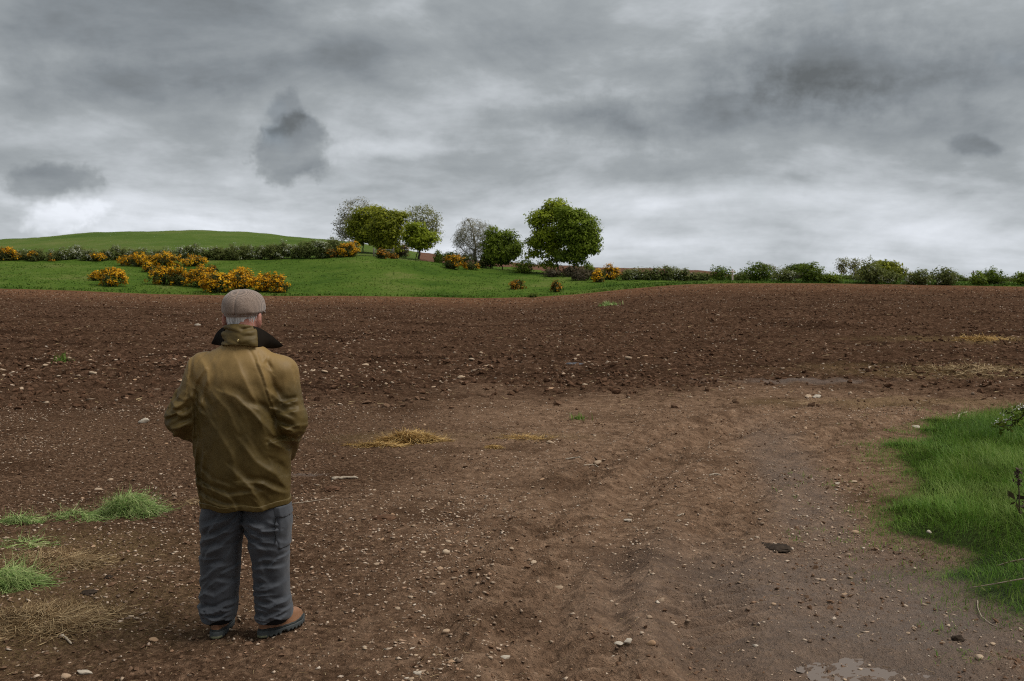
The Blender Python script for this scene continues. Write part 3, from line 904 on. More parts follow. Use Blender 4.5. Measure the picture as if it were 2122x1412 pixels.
    # the rest of the biggest ones
    def fill(n, y0, y1, power, lo, hi, label, group, cond=None):
        got = 0
        while got < n:
            X, Y = fan_points(400, y0, y1, r, 0.52, power)
            vs = ground_info(X, Y)[3]
            k = (r.random(400) < pebble_density(X, Y)) & (vs < -0.15)
            k &= np.hypot(X + 1.33, Y - 5.0) > 0.42
            if cond is not None:
                k &= cond(X, Y)
            for x, y in zip(X[k], Y[k]):
                if got >= n:
                    break
                s = lo * (hi / lo) ** (r.random() ** 1.9)
                put(x, y, s * r.uniform(0.9, 1.5), s * r.uniform(0.8, 1.1), s * r.uniform(0.35, 0.7), label, group)
                got += 1
    gl = [flat(860, 1412), flat(935, 1260), flat(935, 1120), flat(985, 1040)]
    near_gl = lambda X, Y: seg_dist(X, Y, gl)[0] < 0.42
    off_gl = lambda X, Y: seg_dist(X, Y, gl)[0] > 0.45
    fill(52, 4.3, 8.0, 0.7, 0.009, 0.021, 'buff pebble in the dense gravel line running up from the bottom edge', 'pebbles of the gravel line', near_gl)
    fill(66, 4.4, 13, 0.5, 0.009, 0.026, 'loose buff stone on the firm brown earth of the track', 'loose stones on the track', lambda X, Y: off_gl(X, Y) & (X > -0.2))
    fill(60, 4.4, 13, 0.6, 0.009, 0.026, 'loose buff stone on the dark crumbly earth around and behind the man', 'loose stones around the man', lambda X, Y: off_gl(X, Y) & (X <= -0.2))
    fill(84, 15.5, 25, 0.7, 0.030, 0.075, 'pale stone in the stony band along the near edge of the ploughed field', 'stones of the stony band', lambda X, Y: X < 3.2)


make_stones()

# ------------------------------------------------------------------ blades: grass, hay, straw
def blades(X, Y, Z, L, W, lean, rng, az=None, bend=1.0):
    """curved tapering blades, 5 points each; lean = fraction of the length laid over"""
    n = len(X)
    az = rng.uniform(0, 2 * np.pi, n) if az is None else az
    dx_, dy_ = np.cos(az), np.sin(az)
    up = np.sqrt(np.maximum(1 - np.minimum(lean, 0.995) ** 2, 0.003))
    px_, py_ = -dy_, dx_
    P = np.zeros((n, 5, 3))
    for k, (s, wd) in enumerate(((0.0, 1.0), (0.5, 0.8))):
        for j, sg in enumerate((-1, 1)):
            hz = L * lean * s ** (1 + bend)
            P[:, 2 * k + j, 0] = X + dx_ * hz + sg * px_ * W * wd
            P[:, 2 * k + j, 1] = Y + dy_ * hz + sg * py_ * W * wd
            P[:, 2 * k + j, 2] = Z + L * up * s ** 0.9
    P[:, 4, 0] = X + dx_ * L * lean; P[:, 4, 1] = Y + dy_ * L * lean; P[:, 4, 2] = Z + L * up * (1 - 0.25 * lean)
    F = np.array([(0, 1, 3), (0, 3, 2), (2, 3, 4)])[None] + (np.arange(n) * 5)[:, None, None]
    return P.reshape(-1, 3), F.reshape(-1, 3), {'tint': np.repeat(rng.random(n), 5)}


def strands(C0, L, W, rng, az, pitch, curl, nseg=4):
    """curly ribbons starting at C0 with heading az and pitch; used for cut grass and straw"""
    n = len(C0)
    P = C0.copy(); a = az.copy(); p = pitch.copy()
    pts = [P.copy()]
    ca = rng.normal(0, 1, n) * curl; cp = rng.normal(-0.25, 0.6, n) * curl
    for _ in range(nseg):
        st = (L / nseg)[:, None]
        P = P + st * np.stack([np.cos(a) * np.cos(p), np.sin(a) * np.cos(p), np.sin(p)], 1)
        a = a + ca / nseg; p = p + cp / nseg
        pts.append(P.copy())
    pts = np.stack(pts, 1)
    wv = np.linspace(1, 0.35, nseg + 1)
    perp = np.stack([-np.sin(az), np.cos(az), np.full(n, 0.25)], 1)
    perp = perp + rng.normal(0, 0.35, (n, 3)); perp /= np.linalg.norm(perp, axis=1)[:, None]
    off = perp[:, None] * (W[:, None, None] * wv[None, :, None])
    V = np.stack([pts - off, pts + off], 2).reshape(n, -1, 3)
    f = []
    for k in range(nseg):
        f += [(2 * k, 2 * k + 1, 2 * k + 3), (2 * k, 2 * k + 3, 2 * k + 2)]
    F = np.array(f)[None] + (np.arange(n) * V.shape[1])[:, None, None]
    return V.reshape(-1, 3), F.reshape(-1, 3), {'tint': np.repeat(rng.random(n), V.shape[1])}


def make_verge_grass():
    r = np.random.default_rng(31)
    n = 330000
    X = r.uniform(2.0, 9.0, n); Y = r.uniform(4.4, 13.6, n)
    u = X / Y
    vs = ground_info(X, Y)[3]
    dens = smooth(-0.55, 0.22, vs) ** 2.2 * np.where(u < 0.56, 1.0, 0.30) * smooth(14, 6.0, Y) ** 0.5
    clump = smooth(-0.25, 0.15, fbm(X * 3.0, Y * 3.0, 2, 33))
    k = r.random(n) < dens * (0.60 + 0.40 * clump)
    X, Y, vs = X[k], Y[k], vs[k]
    n = len(X)
    tall = smooth(-0.05, 0.6, vs) * (0.5 + smooth(-0.1, 0.25, fbm(X * 1.2, Y * 1.2, 3, 34)))
    L = (0.050 + 0.115 * tall) * r.uniform(0.4, 1.45, n)
    lean = np.clip(r.normal(0.72, 0.2, n), 0.1, 0.97)
    az = r.uniform(0, 6.283, n) * 0.6 + 6.283 * fbm(X * 1.3, Y * 1.3, 2, 36) * 2.0
    Z = gz(X, Y) - 0.006
    Wd = r.uniform(0.0009, 0.0021, n) * (0.6 + 0.06 * Y)
    V, F, A = blades(X, Y, Z, L, Wd, lean, r, az)
    hue = np.repeat(np.clip(0.5 + 1.3 * fbm(X * 0.9, Y * 0.9, 3, 37) + 0.7 * fbm(X * 5, Y * 5, 2, 39) + r.normal(0, 0.2, n) + 0.22 * smooth(0.5, -0.2, vs), 0, 0.9), 5)
    dead = r.random(n) < 0.035
    hue = np.where(np.repeat(dead, 5), 1.0, hue)
    A['tint'] = hue
    tag(link('verge_grass', mesh_np('verge_grass', V, F, True, A), M_BLADE), 'lush green grass on the verge beside the track', 'grass', kind='stuff')
    # scattered young shoots and dead stems in front of it
    n = 2600
    X = r.uniform(1.9, 6.0, n); Y = r.uniform(4.6, 14.0, n)
    vs = ground_info(X, Y)[3]
    k = (vs < 0.0) & (r.random(n) < smooth(-1.1, -0.05, vs) * smooth(-0.06, 0.12, fbm(X * 2.2, Y * 2.2, 2, 38)))
    X, Y = X[k], Y[k]
    X = np.repeat(X, 9) + r.normal(0, 0.035, len(X) * 9); Y = np.repeat(Y, 9) + r.normal(0, 0.035, len(Y) * 9)
    n = len(X)
    V, F, A = blades(X, Y, gz(X, Y) - 0.004, r.uniform(0.02, 0.055, n), r.uniform(0.0014, 0.0026, n), np.clip(r.normal(0.7, 0.2, n), 0.1, 0.97), r)
    A['tint'] = np.clip(A['tint'] * 0.6 + 0.35, 0, 1)
    tag(link('grass_seedlings', mesh_np('grass_seedlings', V, F, True, A), M_BLADE), 'thin green shoots on bare earth along the verge edge', 'grass', kind='stuff')


make_verge_grass()


def make_pasture_tufts():
    r = np.random.default_rng(41)
    n = 76000
    u = r.uniform(-0.62, 0.62, n)
    Y = E_Y + 0.2 + 60 * r.random(n) ** 1.5
    X = u * Y
    px = CX + FOC * u
    Hh = np.interp(px, [1000, 1350], [130, 113])
    k = (Y < Hh + 6) & (r.random(n) < 0.45 + 0.55 * smooth(-.1, .15, fbm(X * 0.25, Y * 0.25, 3, 43)))
    X, Y, px = X[k], Y[k], px[k]
    n = len(X)
    edge = smooth(E_Y + 3, E_Y, Y)
    L = (0.07 + 0.11 * r.random(n)) * (1 + 1.2 * edge)
    V, F, A = blades(X, Y, gz(X, Y) - 0.03, L, r.uniform(0.03, 0.08, n), np.clip(r.normal(0.6, 0.2, n), 0.05, 0.95), r)
    A['tint'] = np.repeat(np.clip(0.45 + 1.3 * fbm(X * 0.12, Y * 0.12, 3, 44) + r.normal(0, 0.15, n), 0, 1), 5)
    tag(link('pasture_grass', mesh_np('pasture_grass', V, F, True, A), M_TUFT), 'tufted green grass covering the sloping pasture', 'grass', kind='stuff')


make_pasture_tufts()


def heap(name, label, cat, px, py, wpx, hpx, n, mat, L, W, rng, depth=0.6, curl=1.2, group=None, spread=1.0):
    flat_lie = mat in (M_STRAW, M_HAY)
    """a loose heap of strands around a centre seen at (px, py base)"""
    x0, y0 = flat(px, py)
    s = y0 / FOC
    rx, rh = wpx * 0.5 * s, hpx * s
    ry = rx * depth
    q = rng.normal(0, 0.42 * spread, (n, 2)); rr = np.hypot(q[:, 0], q[:, 1])
    q[rr > 1] /= rr[rr > 1][:, None] ** 1.2
    rr = np.minimum(rr, 1)
    X = x0 + q[:, 0] * rx; Y = y0 + q[:, 1] * ry
    Z = gz(X, Y) + rh * np.clip(1 - rr ** 1.3, 0, 1) * rng.random(n) ** 0.6 * 0.8
    out = np.arctan2(q[:, 1], q[:, 0])
    az = out + rng.normal(0, 0.9, n)
    V, F, A = strands(np.stack([X, Y, Z], 1), L * rng.uniform(0.5, 1.4, n), W * rng.uniform(0.7, 1.4, n), rng, az,
                      rng.normal(0.02, 0.10, n) if flat_lie else rng.normal(-0.02, 0.24, n) * (1 if rh > 0.03 else 0.3), np.full(n, curl if flat_lie else curl * 1.7))
    fl = np.repeat(gz(X, Y), V.shape[0] // n) + 0.002
    V[:, 2] = np.maximum(V[:, 2], fl + rng.uniform(0, 0.006, len(V)))
    V -= np.array([x0, y0, gz1(x0, y0)])
    o = link(name, mesh_np(name, V, F, True, A), mat, None, (x0, y0, gz1(x0, y0)))
    tag(o, label, cat, group)
    return o


_r = np.random.default_rng(51)
heap('grass_heap', 'biggest heap of freshly cut green grass, left of the man', 'grass heap', 268, 1064, 150, 58, 1500, M_CUT, 0.13, 0.0022, _r, 0.55)
heap('grass_heap', 'low trail of cut grass linking to the biggest green heap', 'grass heap', 165, 1072, 170, 14, 420, M_CUT, 0.12, 0.0020, _r, 0.35, group=None)
heap('grass_heap', 'small flat tuft of cut grass at the frame edge beyond the others', 'grass heap', 40, 1085, 85, 18, 420, M_CUT, 0.11, 0.0021, _r, 0.5)
heap('grass_heap', 'bleached pale green bunch of cut grass cut off by the frame', 'grass heap', 15, 1212, 160, 44, 950, M_CUT, 0.16, 0.0022, _r, 0.6)
heap('grass_heap', 'thin wispy strands of cut grass between the two green bunches', 'grass heap', 55, 1128, 130, 10, 150, M_CUT, 0.16, 0.0017, _r, 0.4)
heap('hay_litter', 'brown dry hay spread beside the bleached bunch of cut grass', 'hay', 110, 1165, 230, 16, 1500, M_HAY, 0.12, 0.0017, _r, 0.6, spread=1.1)
heap('hay_litter', 'brown dry hay matted over the earth at the lower corner', 'hay', 85, 1290, 330, 20, 2400, M_HAY, 0.12, 0.0017, _r, 0.6, spread=1.1)
heap('hay_litter', 'thin wisp of hay touching the hem side of the man', 'hay', 385, 1045, 80, 8, 130, M_HAY, 0.10, 0.0015, _r, 0.4)
heap('straw_pile', 'golden straw pile right of the man\'s elbow', 'straw', 850, 914, 140, 26, 2000, M_STRAW, 0.12, 0.0036, _r, 0.45)
heap('straw_pile', 'thin tail of golden straw running out of the pile', 'straw', 780, 924, 120, 10, 600, M_STRAW, 0.12, 0.0032, _r, 0.35)
heap('straw_pile', 'tiny round pat of straw on the open earth', 'straw', 1024, 929, 34, 6, 240, M_STRAW, 0.06, 0.0024, _r, 0.6)
heap('straw_pile', 'scattered strip of straw between pile and track', 'straw', 1090, 910, 130, 6, 420, M_STRAW, 0.09, 0.0026, _r, 0.4)
heap('straw_pile', 'golden straw patch on the dark field near the frame edge', 'straw', 2040, 706, 110, 8, 700, M_STRAW, 0.28, 0.010, _r, 0.9)
heap('straw_pile', 'washed out straw spread wide beside the far end of the track', 'straw', 2010, 772, 290, 9, 1500, M_HAY, 0.20, 0.007, _r, 0.75, spread=1.2)


def make_straw_bits():
    r = np.random.default_rng(57)
    X1, Y1 = fan_points(16000, 3.8, 14, r, 0.56, 0.7)
    X2, Y2 = fan_points(34000, 14, 92, r, 0.56, 0.45)
    X = np.concatenate([X1, X2]); Y = np.concatenate([Y1, Y2])
    dn = 0.25 + 0.75 * smooth(0.0, 0.25, fbm(X * 0.8, Y * 0.8, 3, 58))
    vs = ground_info(X, Y)[3]
    k = (r.random(len(X)) < dn) & (vs < 0.1)
    X, Y = X[k], Y[k]
    n = len(X)
    L = r.uniform(0.01, 0.05, n) * np.where(Y > 14, 2.6 + 0.03 * Y, 1)
    W = r.uniform(0.0008, 0.0018, n) * np.where(Y > 14, 3.5 + 0.10 * Y, 1)
    V, F, A = strands(np.stack([X, Y, gz(X, Y) + 0.004], 1), L, W, r, r.uniform(0, 6.28, n), r.normal(0.05, 0.1, n), np.full(n, 0.4), 2)
    tag(link('straw_chaff', mesh_np('straw_chaff', V, F, True, A), M_HAY), 'tiny bits of straw and stubble littered over the earth', 'straw', kind='stuff')


make_straw_bits()

# ------------------------------------------------------------------ trees and shrubs
M_BARK = rough_material('bark', (0.050, 0.042, 0.032), (0.12, 0.105, 0.085), 6, 0.9, 0.5, 0.03)
M_BARK_PALE = rough_material('pale_bark', (0.14, 0.125, 0.10), (0.27, 0.25, 0.21), 6, 0.9, 0.4, 0.03)


def leaf_mat(name, a, b, c, tr=0.45):
    return blade_material(name, a, b, c, tr, 0.55)


L_BEECH = leaf_mat('leaf_yellow_green', (0.105, 0.125, 0.012), (0.26, 0.285, 0.022), (0.44, 0.44, 0.050))
L_SYC = leaf_mat('leaf_fresh_green', (0.110, 0.145, 0.013), (0.265, 0.325, 0.023), (0.44, 0.50, 0.046))
L_DARK = leaf_mat('leaf_deep_green', (0.060, 0.092, 0.011), (0.165, 0.225, 0.021), (0.31, 0.385, 0.042))
L_MID = leaf_mat('leaf_mid_green', (0.055, 0.088, 0.012), (0.120, 0.175, 0.020), (0.20, 0.255, 0.036))
L_PALE = leaf_mat('leaf_pale_olive', (0.13, 0.14, 0.040), (0.23, 0.24, 0.075), (0.33, 0.33, 0.12))
L_BUD = leaf_mat('leaf_bud', (0.16, 0.15, 0.095), (0.26, 0.245, 0.16), (0.36, 0.34, 0.23), 0.2)
L_HAW = leaf_mat('leaf_hawthorn', (0.068, 0.082, 0.022), (0.150, 0.172, 0.046), (0.25, 0.27, 0.088))
L_GORSE = leaf_mat('gorse_spine', (0.036, 0.046, 0.012), (0.078, 0.090, 0.022), (0.140, 0.140, 0.038), 0.15)
L_BROWN = leaf_mat('leaf_brown', (0.040, 0.030, 0.018), (0.080, 0.062, 0.034), (0.13, 0.105, 0.055), 0.15)
F_YEL = leaf_mat('gorse_flower', (0.52, 0.22, 0.006), (0.74, 0.37, 0.010), (0.90, 0.53, 0.018), 0.25)
F_RUST = leaf_mat('gorse_flower_faded', (0.24, 0.095, 0.010), (0.40, 0.175, 0.012), (0.56, 0.27, 0.02), 0.2)
F_WHITE = leaf_mat('may_blossom', (0.30, 0.32, 0.22), (0.46, 0.47, 0.36), (0.66, 0.66, 0.56), 0.25)


def leaf_cloud(centres, n_per, spread, size, rng, out_from=None, tint_c=None, flat_=0.6, aspect=0.62):
    """little four-cornered leaves grouped in clumps"""
    n = len(centres) * n_per
    cid = np.repeat(np.arange(len(centres)), n_per)
    off = np.clip(rng.normal(0, 1, (n, 3)), -1.9, 1.9) * np.array([1, 1, flat_])
    P = centres[cid] + off * (spread if np.isscalar(spread) else spread[cid][:, None])
    nrm = off * 0.6 + rng.normal(0, 0.6, (n, 3)) + np.array([0, 0, 0.95])
    if out_from is not None:
        o = P - out_from; o /= np.linalg.norm(o, axis=1)[:, None] + 1e-6
        nrm = nrm + 0.7 * o
    nrm /= np.linalg.norm(nrm, axis=1)[:, None] + 1e-6
    a = np.cross(nrm, rng.normal(size=(n, 3))); a /= np.linalg.norm(a, axis=1)[:, None] + 1e-6
    b = np.cross(nrm, a)
    s = (size * rng.uniform(0.55, 1.35, n))[:, None]
    V = np.stack([P - a * s, P + b * s * aspect - a * s * 0.1, P + a * s + nrm * s * 0.18, P - b * s * aspect - a * s * 0.1], 1).reshape(-1, 3)
    F = np.array([(0, 1, 2), (0, 2, 3)])[None] + (np.arange(n) * 4)[:, None, None]
    tc = rng.random(len(centres)) if tint_c is None else tint_c
    t = np.clip(tc[cid] * 0.75 + rng.normal(0.12, 0.14, n), 0, 1)
    return V, F.reshape(-1, 3), {'tint': np.repeat(t, 4)}


def colonise(base, lead, pts, step, rng, kill, reach, it=110):
    """space colonisation: a trunk that branches towards the points of the crown"""
    nodes = [np.array(p, float) for p in lead]
    par = [-1] + list(range(len(lead) - 1))
    N = np.array(nodes)
    alive = np.ones(len(pts), bool)
    for _ in range(it):
        A = pts[alive]
        if not len(A):
            break
        d = np.linalg.norm(A[:, None] - N[None], axis=2)
        k = d.argmin(1); dm = d[np.arange(len(A)), k]
        ok = dm < reach
        if not ok.any():
            break
        dirs = {}
        v = (A[ok] - N[k[ok]]) / dm[ok][:, None]
        acc = np.zeros_like(N); np.add.at(acc, k[ok], v)
        grow = np.nonzero(np.abs(acc).sum(1) > 1e-9)[0]
        g = acc[grow]; g = g / (np.linalg.norm(g, axis=1)[:, None] + 1e-9) + rng.normal(0, 0.16, g.shape)
        new = N[grow] + step * g / np.linalg.norm(g, axis=1)[:, None]
        par += list(grow)
        N = np.concatenate([N, new])
        d2 = np.linalg.norm(pts[:, None] - new[None], axis=2).min(1)
        alive &= d2 > kill
        if len(N) > 5200:
            break
    return N, np.array(par)


def limb_mesh(N, par, r_tip, expo=2.3, sides=5, rmax=None):
    n = len(N)
    acc = np.zeros(n); nch = np.zeros(n, int)
    for i in range(n - 1, 0, -1):
        rr = r_tip if nch[i] == 0 else acc[i] ** (1 / expo)
        acc[par[i]] += rr ** expo; nch[par[i]] += 1
    R = np.where(nch == 0, r_tip, np.maximum(acc, 1e-12) ** (1 / expo))
    if rmax:
        R = np.minimum(R, rmax)
    R[0] *= 1.35
    a = N[par[1:]]; b = N[1:]; ra, rb = R[par[1:]], R[1:]
    ra = np.minimum(ra, rb * 1.5)
    T = b - a; L = np.linalg.norm(T, axis=1)[:, None]; T = T / (L + 1e-9)
    ref = np.where(np.abs(T[:, 2:3]) < 0.9, [[0, 0, 1.0]], [[1.0, 0, 0]])
    A = np.cross(T, ref); A /= np.linalg.norm(A, axis=1)[:, None]; B = np.cross(T, A)
    th = np.arange(sides) * 2 * np.pi / sides
    ring = np.cos(th)[None, :, None] * A[:, None] + np.sin(th)[None, :, None] * B[:, None]
    V = np.concatenate([a[:, None] + ra[:, None, None] * ring, (b + 0.15 * (b - a))[:, None] + rb[:, None, None] * ring], 1)
    f = []
    for j in range(sides):
        k = (j + 1) % sides
        f += [(j, k, sides + k), (j, sides + k, sides + j)]
    F = np.array(f)[None] + (np.arange(len(a)) * 2 * sides)[:, None, None]
    return V.reshape(-1, 3), F.reshape(-1, 3), R, nch


def in_ellipsoids(ells, n, rng, shell=0.55):
    out = []
    wts = np.array([e[3] * e[4] * e[5] for e in ells]) ** 0.8; wts /= wts.sum()
    cnt = rng.multinomial(n, wts)
    for e, c in zip(ells, cnt):
        q = rng.normal(size=(c, 3)); q /= np.linalg.norm(q, axis=1)[:, None]
        q *= (shell + (1 - shell) * rng.random(c) ** 0.6)[:, None]
        out.append(q * np.array(e[3:6]) + np.array(e[:3]))
    return np.concatenate(out)


def make_tree(name, label, Y, base_px, crown, leaf, bark, seed, npts=420, n_per=14, lsize=0.22, spread=0.42, step=0.45, r_tip=0.013,
              leaf_frac=1.0, fork=0.28, rmax=None, flat_=0.5, trunk2=None, group=None, kill=0.55, sides=5, tint_bias=None, cat='tree', aspect=0.62):
    """crown: list of (px, py, rx, ry) ellipses seen at depth Y"""
    rng = np.random.default_rng(seed)
    s = Y / FOC
    bx = (base_px - CX) * s
    bz = gz1(bx, Y)
    ells = [((cx - CX) * s - bx, dy_, EYE - (cy - HY) * s - bz, rx * s, 0.5 * (rx + ry) * s * 0.95, ry * s)
            for (cx, cy, rx, ry, dy_) in [c if len(c) == 5 else (*c, 0.0) for c in crown]]
    pts = in_ellipsoids(ells, npts, rng)
    pts = pts[pts[:, 2] > 0.5]
    q = vn3(pts[:, 0] * 0.55 + seed, pts[:, 1] * 0.55, pts[:, 2] * 0.8, seed)
    cc = pts.mean(0)
    pts = (cc + (pts - cc) * (1.0 + 0.26 * q)[:, None])[q > -0.26]
    top = max(e[2] + e[5] for e in ells); low = min(e[2] - e[5] for e in ells)
    hf = max(0.6, fork * top)
    ccx = np.mean([e[0] for e in ells])
    lead = [(0, 0, -0.25)] + [(ccx * 0.25 * t ** 2 + rng.normal(0, 0.05), rng.normal(0, 0.05), hf * t) for t in np.linspace(0.15, 1, 6)]
    N, par = colonise(None, lead, pts, step, rng, kill, 30.0)
    V, F, R, nch = limb_mesh(N, par, r_tip, sides=sides, rmax=rmax)
    root = empty(name, (bx, Y, bz), label, cat, group)
    link('trunk', mesh_np('trunk', V, F, True), bark, root)
    tips = N[(nch == 0) | (R < r_tip * 1.9)]
    tips = tips[tips[:, 2] > max(0.4, low * 0.5)]
    if leaf is not None:
        k = rng.random(len(tips)) < leaf_frac
        cen = pts[rng.random(len(pts)) < leaf_frac]
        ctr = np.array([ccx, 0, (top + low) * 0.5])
        tc = np.clip(0.5 + 0.30 * (cen[:, 2] - ctr[2]) / (top - low + 1e-6) + rng.normal(0, 0.32, len(cen)), 0, 1)  # leaf tint rises with height, light from above put into the colour
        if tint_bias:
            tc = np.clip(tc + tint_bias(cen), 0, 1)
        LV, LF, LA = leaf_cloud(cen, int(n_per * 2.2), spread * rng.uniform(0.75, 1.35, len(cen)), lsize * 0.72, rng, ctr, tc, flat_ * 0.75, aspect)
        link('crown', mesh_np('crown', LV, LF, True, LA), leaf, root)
    return root


G_COP = 'trees of the hilltop copse'
make_tree('tall_tree', 'greyish half bare tree standing behind the copse on the hill', 160, 738,
          [(740, 440, 30, 34), (716, 468, 20, 34), (735, 470, 30, 30)], L_BUD, M_BARK_PALE, 101, 620, 5, 0.17, 0.45, 0.42, 0.018, 0.8, 0.3, group=G_COP)
make_tree('broad_tree', 'yellow green tree, broadest of the copse on the hill', 152, 752,
          [(768, 453, 36, 30), (745, 478, 26, 26), (775, 482, 36, 24), (742, 497, 24, 11), (730, 470, 12, 16)], L_BEECH, M_BARK, 102, 560, 12, 0.26, 0.5, 0.5, 0.014, 1.0, 0.22, group=G_COP)
make_tree('broad_tree', 'deep green tree in front of the copse, above the field gate', 140, 802,
          [(803, 468, 30, 32), (824, 450, 16, 13), (795, 495, 24, 20), (798, 441, 18, 11), (803, 508, 24, 12), (775, 478, 14, 12)], L_BEECH, M_BARK, 103, 560, 12, 0.24, 0.48, 0.45, 0.014, 1.0, 0.2, group=G_COP,
          tint_bias=lambda c: -0.12)
make_tree('airy_tree', 'airy pale green tree with bare branches showing, right end of the copse', 148, 868,
          [(872, 456, 38, 32), (880, 480, 34, 30)], L_PALE, M_BARK, 104, 760, 4, 0.17, 0.42, 0.42, 0.022, 0.85, 0.25, group=G_COP)
make_tree('low_tree', 'dense low green tree under the airy one of the copse', 144, 862,
          [(858, 492, 26, 22), (888, 489, 16, 8), (862, 472, 22, 14), (865, 509, 22, 10), (896, 497, 8, 6)], L_SYC, M_BARK, 105, 330, 12, 0.24, 0.45, 0.45, 0.014, 1.0, 0.2, group=G_COP)
make_tree('bare_tree', 'leafless grey tree with a round web of twigs', 134, 986,
          [(985, 492, 42, 44), (978, 505, 40, 36)], L_BUD, M_BARK_PALE, 106, 1500, 1, 0.58, 0.26, 0.34, 0.017, 1.0, 0.36, kill=0.40, sides=4, rmax=0.30, aspect=0.035)
make_tree('bushy_tree', 'bushy dark green tree right beside the leafless one', 130, 1041,
          [(1040, 515, 36, 32), (1022, 484, 14, 18), (1058, 505, 22, 28), (1038, 532, 38, 18)], L_DARK, M_BARK, 107, 520, 11, 0.22, 0.42, 0.42, 0.014, 1.0, 0.16)
make_tree('twin_tree', 'paler green big round tree of the touching pair on the skyline', 126, 1157,
          [(1146, 468, 44, 40), (1130, 500, 34, 26), (1158, 438, 28, 20), (1148, 527, 38, 12), (1108, 498, 14, 14), (1112, 526, 16, 8), (1122, 458, 20, 18), (1135, 545, 18, 7)], L_SYC, M_BARK, 108, 760, 12, 0.22, 0.42, 0.42, 0.016, 1.0, 0.2, rmax=0.42, tint_bias=lambda c: 0.12)
make_tree('twin_tree', 'darker green big tree of the touching pair on the skyline', 123, 1186,
          [(1196, 474, 40, 38), (1206, 506, 32, 26), (1192, 532, 38, 11), (1182, 444, 26, 16), (1226, 492, 13, 16), (1222, 520, 14, 9), (1208, 548, 20, 8)], L_DARK, M_BARK, 109, 720, 12, 0.22, 0.42, 0.42, 0.016, 1.0, 0.2, rmax=0.36,
          tint_bias=lambda c: 0.12)
# beyond the field edge hedge
G_FAR = 'trees behind the far hedge'
make_tree('slender_tree', 'slender see-through tree, taller of the thin pair on the far hedge', 150, 1748,
          [(1747, 545, 9, 10), (1745, 560, 8, 12)], L_PALE, M_BARK_PALE, 111, 90, 6, 0.16, 0.35, 0.4, 0.018, 0.8, 0.5, group=G_FAR)
make_tree('slender_tree', 'slender see-through tree, nearer the big round bush', 150, 1771,
          [(1771, 546, 9, 10), (1770, 562, 7, 10)], L_PALE, M_BARK_PALE, 112, 90, 6, 0.16, 0.35, 0.4, 0.018, 0.8, 0.5, group=G_FAR)
make_tree('round_tree', 'big domed yellow green tree rising over the far hedge', 132, 1828,
          [(1826, 562, 40, 21), (1850, 570, 26, 15), (1800, 568, 22, 18)], L_BEECH, M_BARK, 113, 420, 12, 0.24, 0.42, 0.4, 0.014, 1.0, 0.2, group=G_FAR, tint_bias=lambda c: -0.15)
make_tree('round_tree', 'small grey green tree peeping over the far hedge', 150, 1651,
          [(1651, 559, 13, 13), (1640, 566, 14, 10)], L_MID, M_BARK, 114, 140, 11, 0.22, 0.4, 0.4, 0.014, 1.0, 0.2, group=G_FAR)
make_tree('round_tree', 'thin brown twigged tree above the first far bushes', 150, 1590,
          [(1588, 557, 22, 10)], L_BUD, M_BARK_PALE, 115, 260, 3, 0.13, 0.35, 0.35, 0.02, 0.7, 0.4, group=G_FAR)
make_tree('round_tree', 'leafless twiggy sapling just past the domed tree', 150, 1884,
          [(1882, 566, 12, 9)], None, M_BARK_PALE, 116, 160, 3, 0.1, 0.3, 0.35, 0.02, 0.5, 0.45, group=G_FAR)


def shrub_parts(w_, h_, rng, kind, dens=1.0, d_=None):
    """foliage, blossom and stems of one shrub, local coordinates, base at the origin"""
    d_ = d_ or w_ * 0.8
    lobes = []
    nl = max(3, int(3 + w_ * 1.1))
    for i in range(nl):
        a = rng.uniform(0, 2 * np.pi); rr = rng.uniform(0.1, 0.75)
        lx, ly = 0.5 * w_ * rr * math.cos(a), 0.5 * d_ * rr * math.sin(a)
        hh = h_ * (1 - 0.45 * rr ** 1.6) * rng.uniform(0.85, 1.18)
        lobes.append((lx, ly, hh * 0.52, min(0.30 * w_, 0.9) * rng.uniform(0.8, 1.25), min(0.30 * d_, 0.9) * rng.uniform(0.8, 1.2), hh * 0.50))
    nc = int((26 + 22 * w_ * h_) * dens)
    cen = in_ellipsoids(lobes, nc, rng, 0.6)
    cen = cen[cen[:, 2] > 0.05]
    ctr = np.array([0, 0, h_ * 0.35])
    size = 0.10 if kind == 'gorse' else 0.12
    sp = 0.15 if kind == 'gorse' else 0.19
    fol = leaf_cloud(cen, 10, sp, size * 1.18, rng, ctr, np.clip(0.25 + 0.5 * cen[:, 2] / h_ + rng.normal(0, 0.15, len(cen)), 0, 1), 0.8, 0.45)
    # the flowers sit on the outside
    e = np.linalg.norm((cen - ctr) / np.array([w_ * 0.5, d_ * 0.5, h_ * 0.6]), axis=1)
    patch = vn3(cen[:, 0] * 1.3 + rng.uniform(0, 50), cen[:, 1] * 1.3, cen[:, 2] * 1.3)
    stems = []
    for i in range(5):
        k = cen[rng.integers(0, len(cen))]
        m1 = np.array([k[0] * 0.35, k[1] * 0.35, k[2] * 0.5]) + rng.normal(0, 0.05, 3)
        stems.append(tube([(rng.normal(0, 0.06), rng.normal(0, 0.06), -0.12), m1, k], [0.05, 0.035, 0.014], 4))
    SV, SF, _ = cat_mesh(stems)
    return cen, e, patch, fol, (SV, SF), size, sp


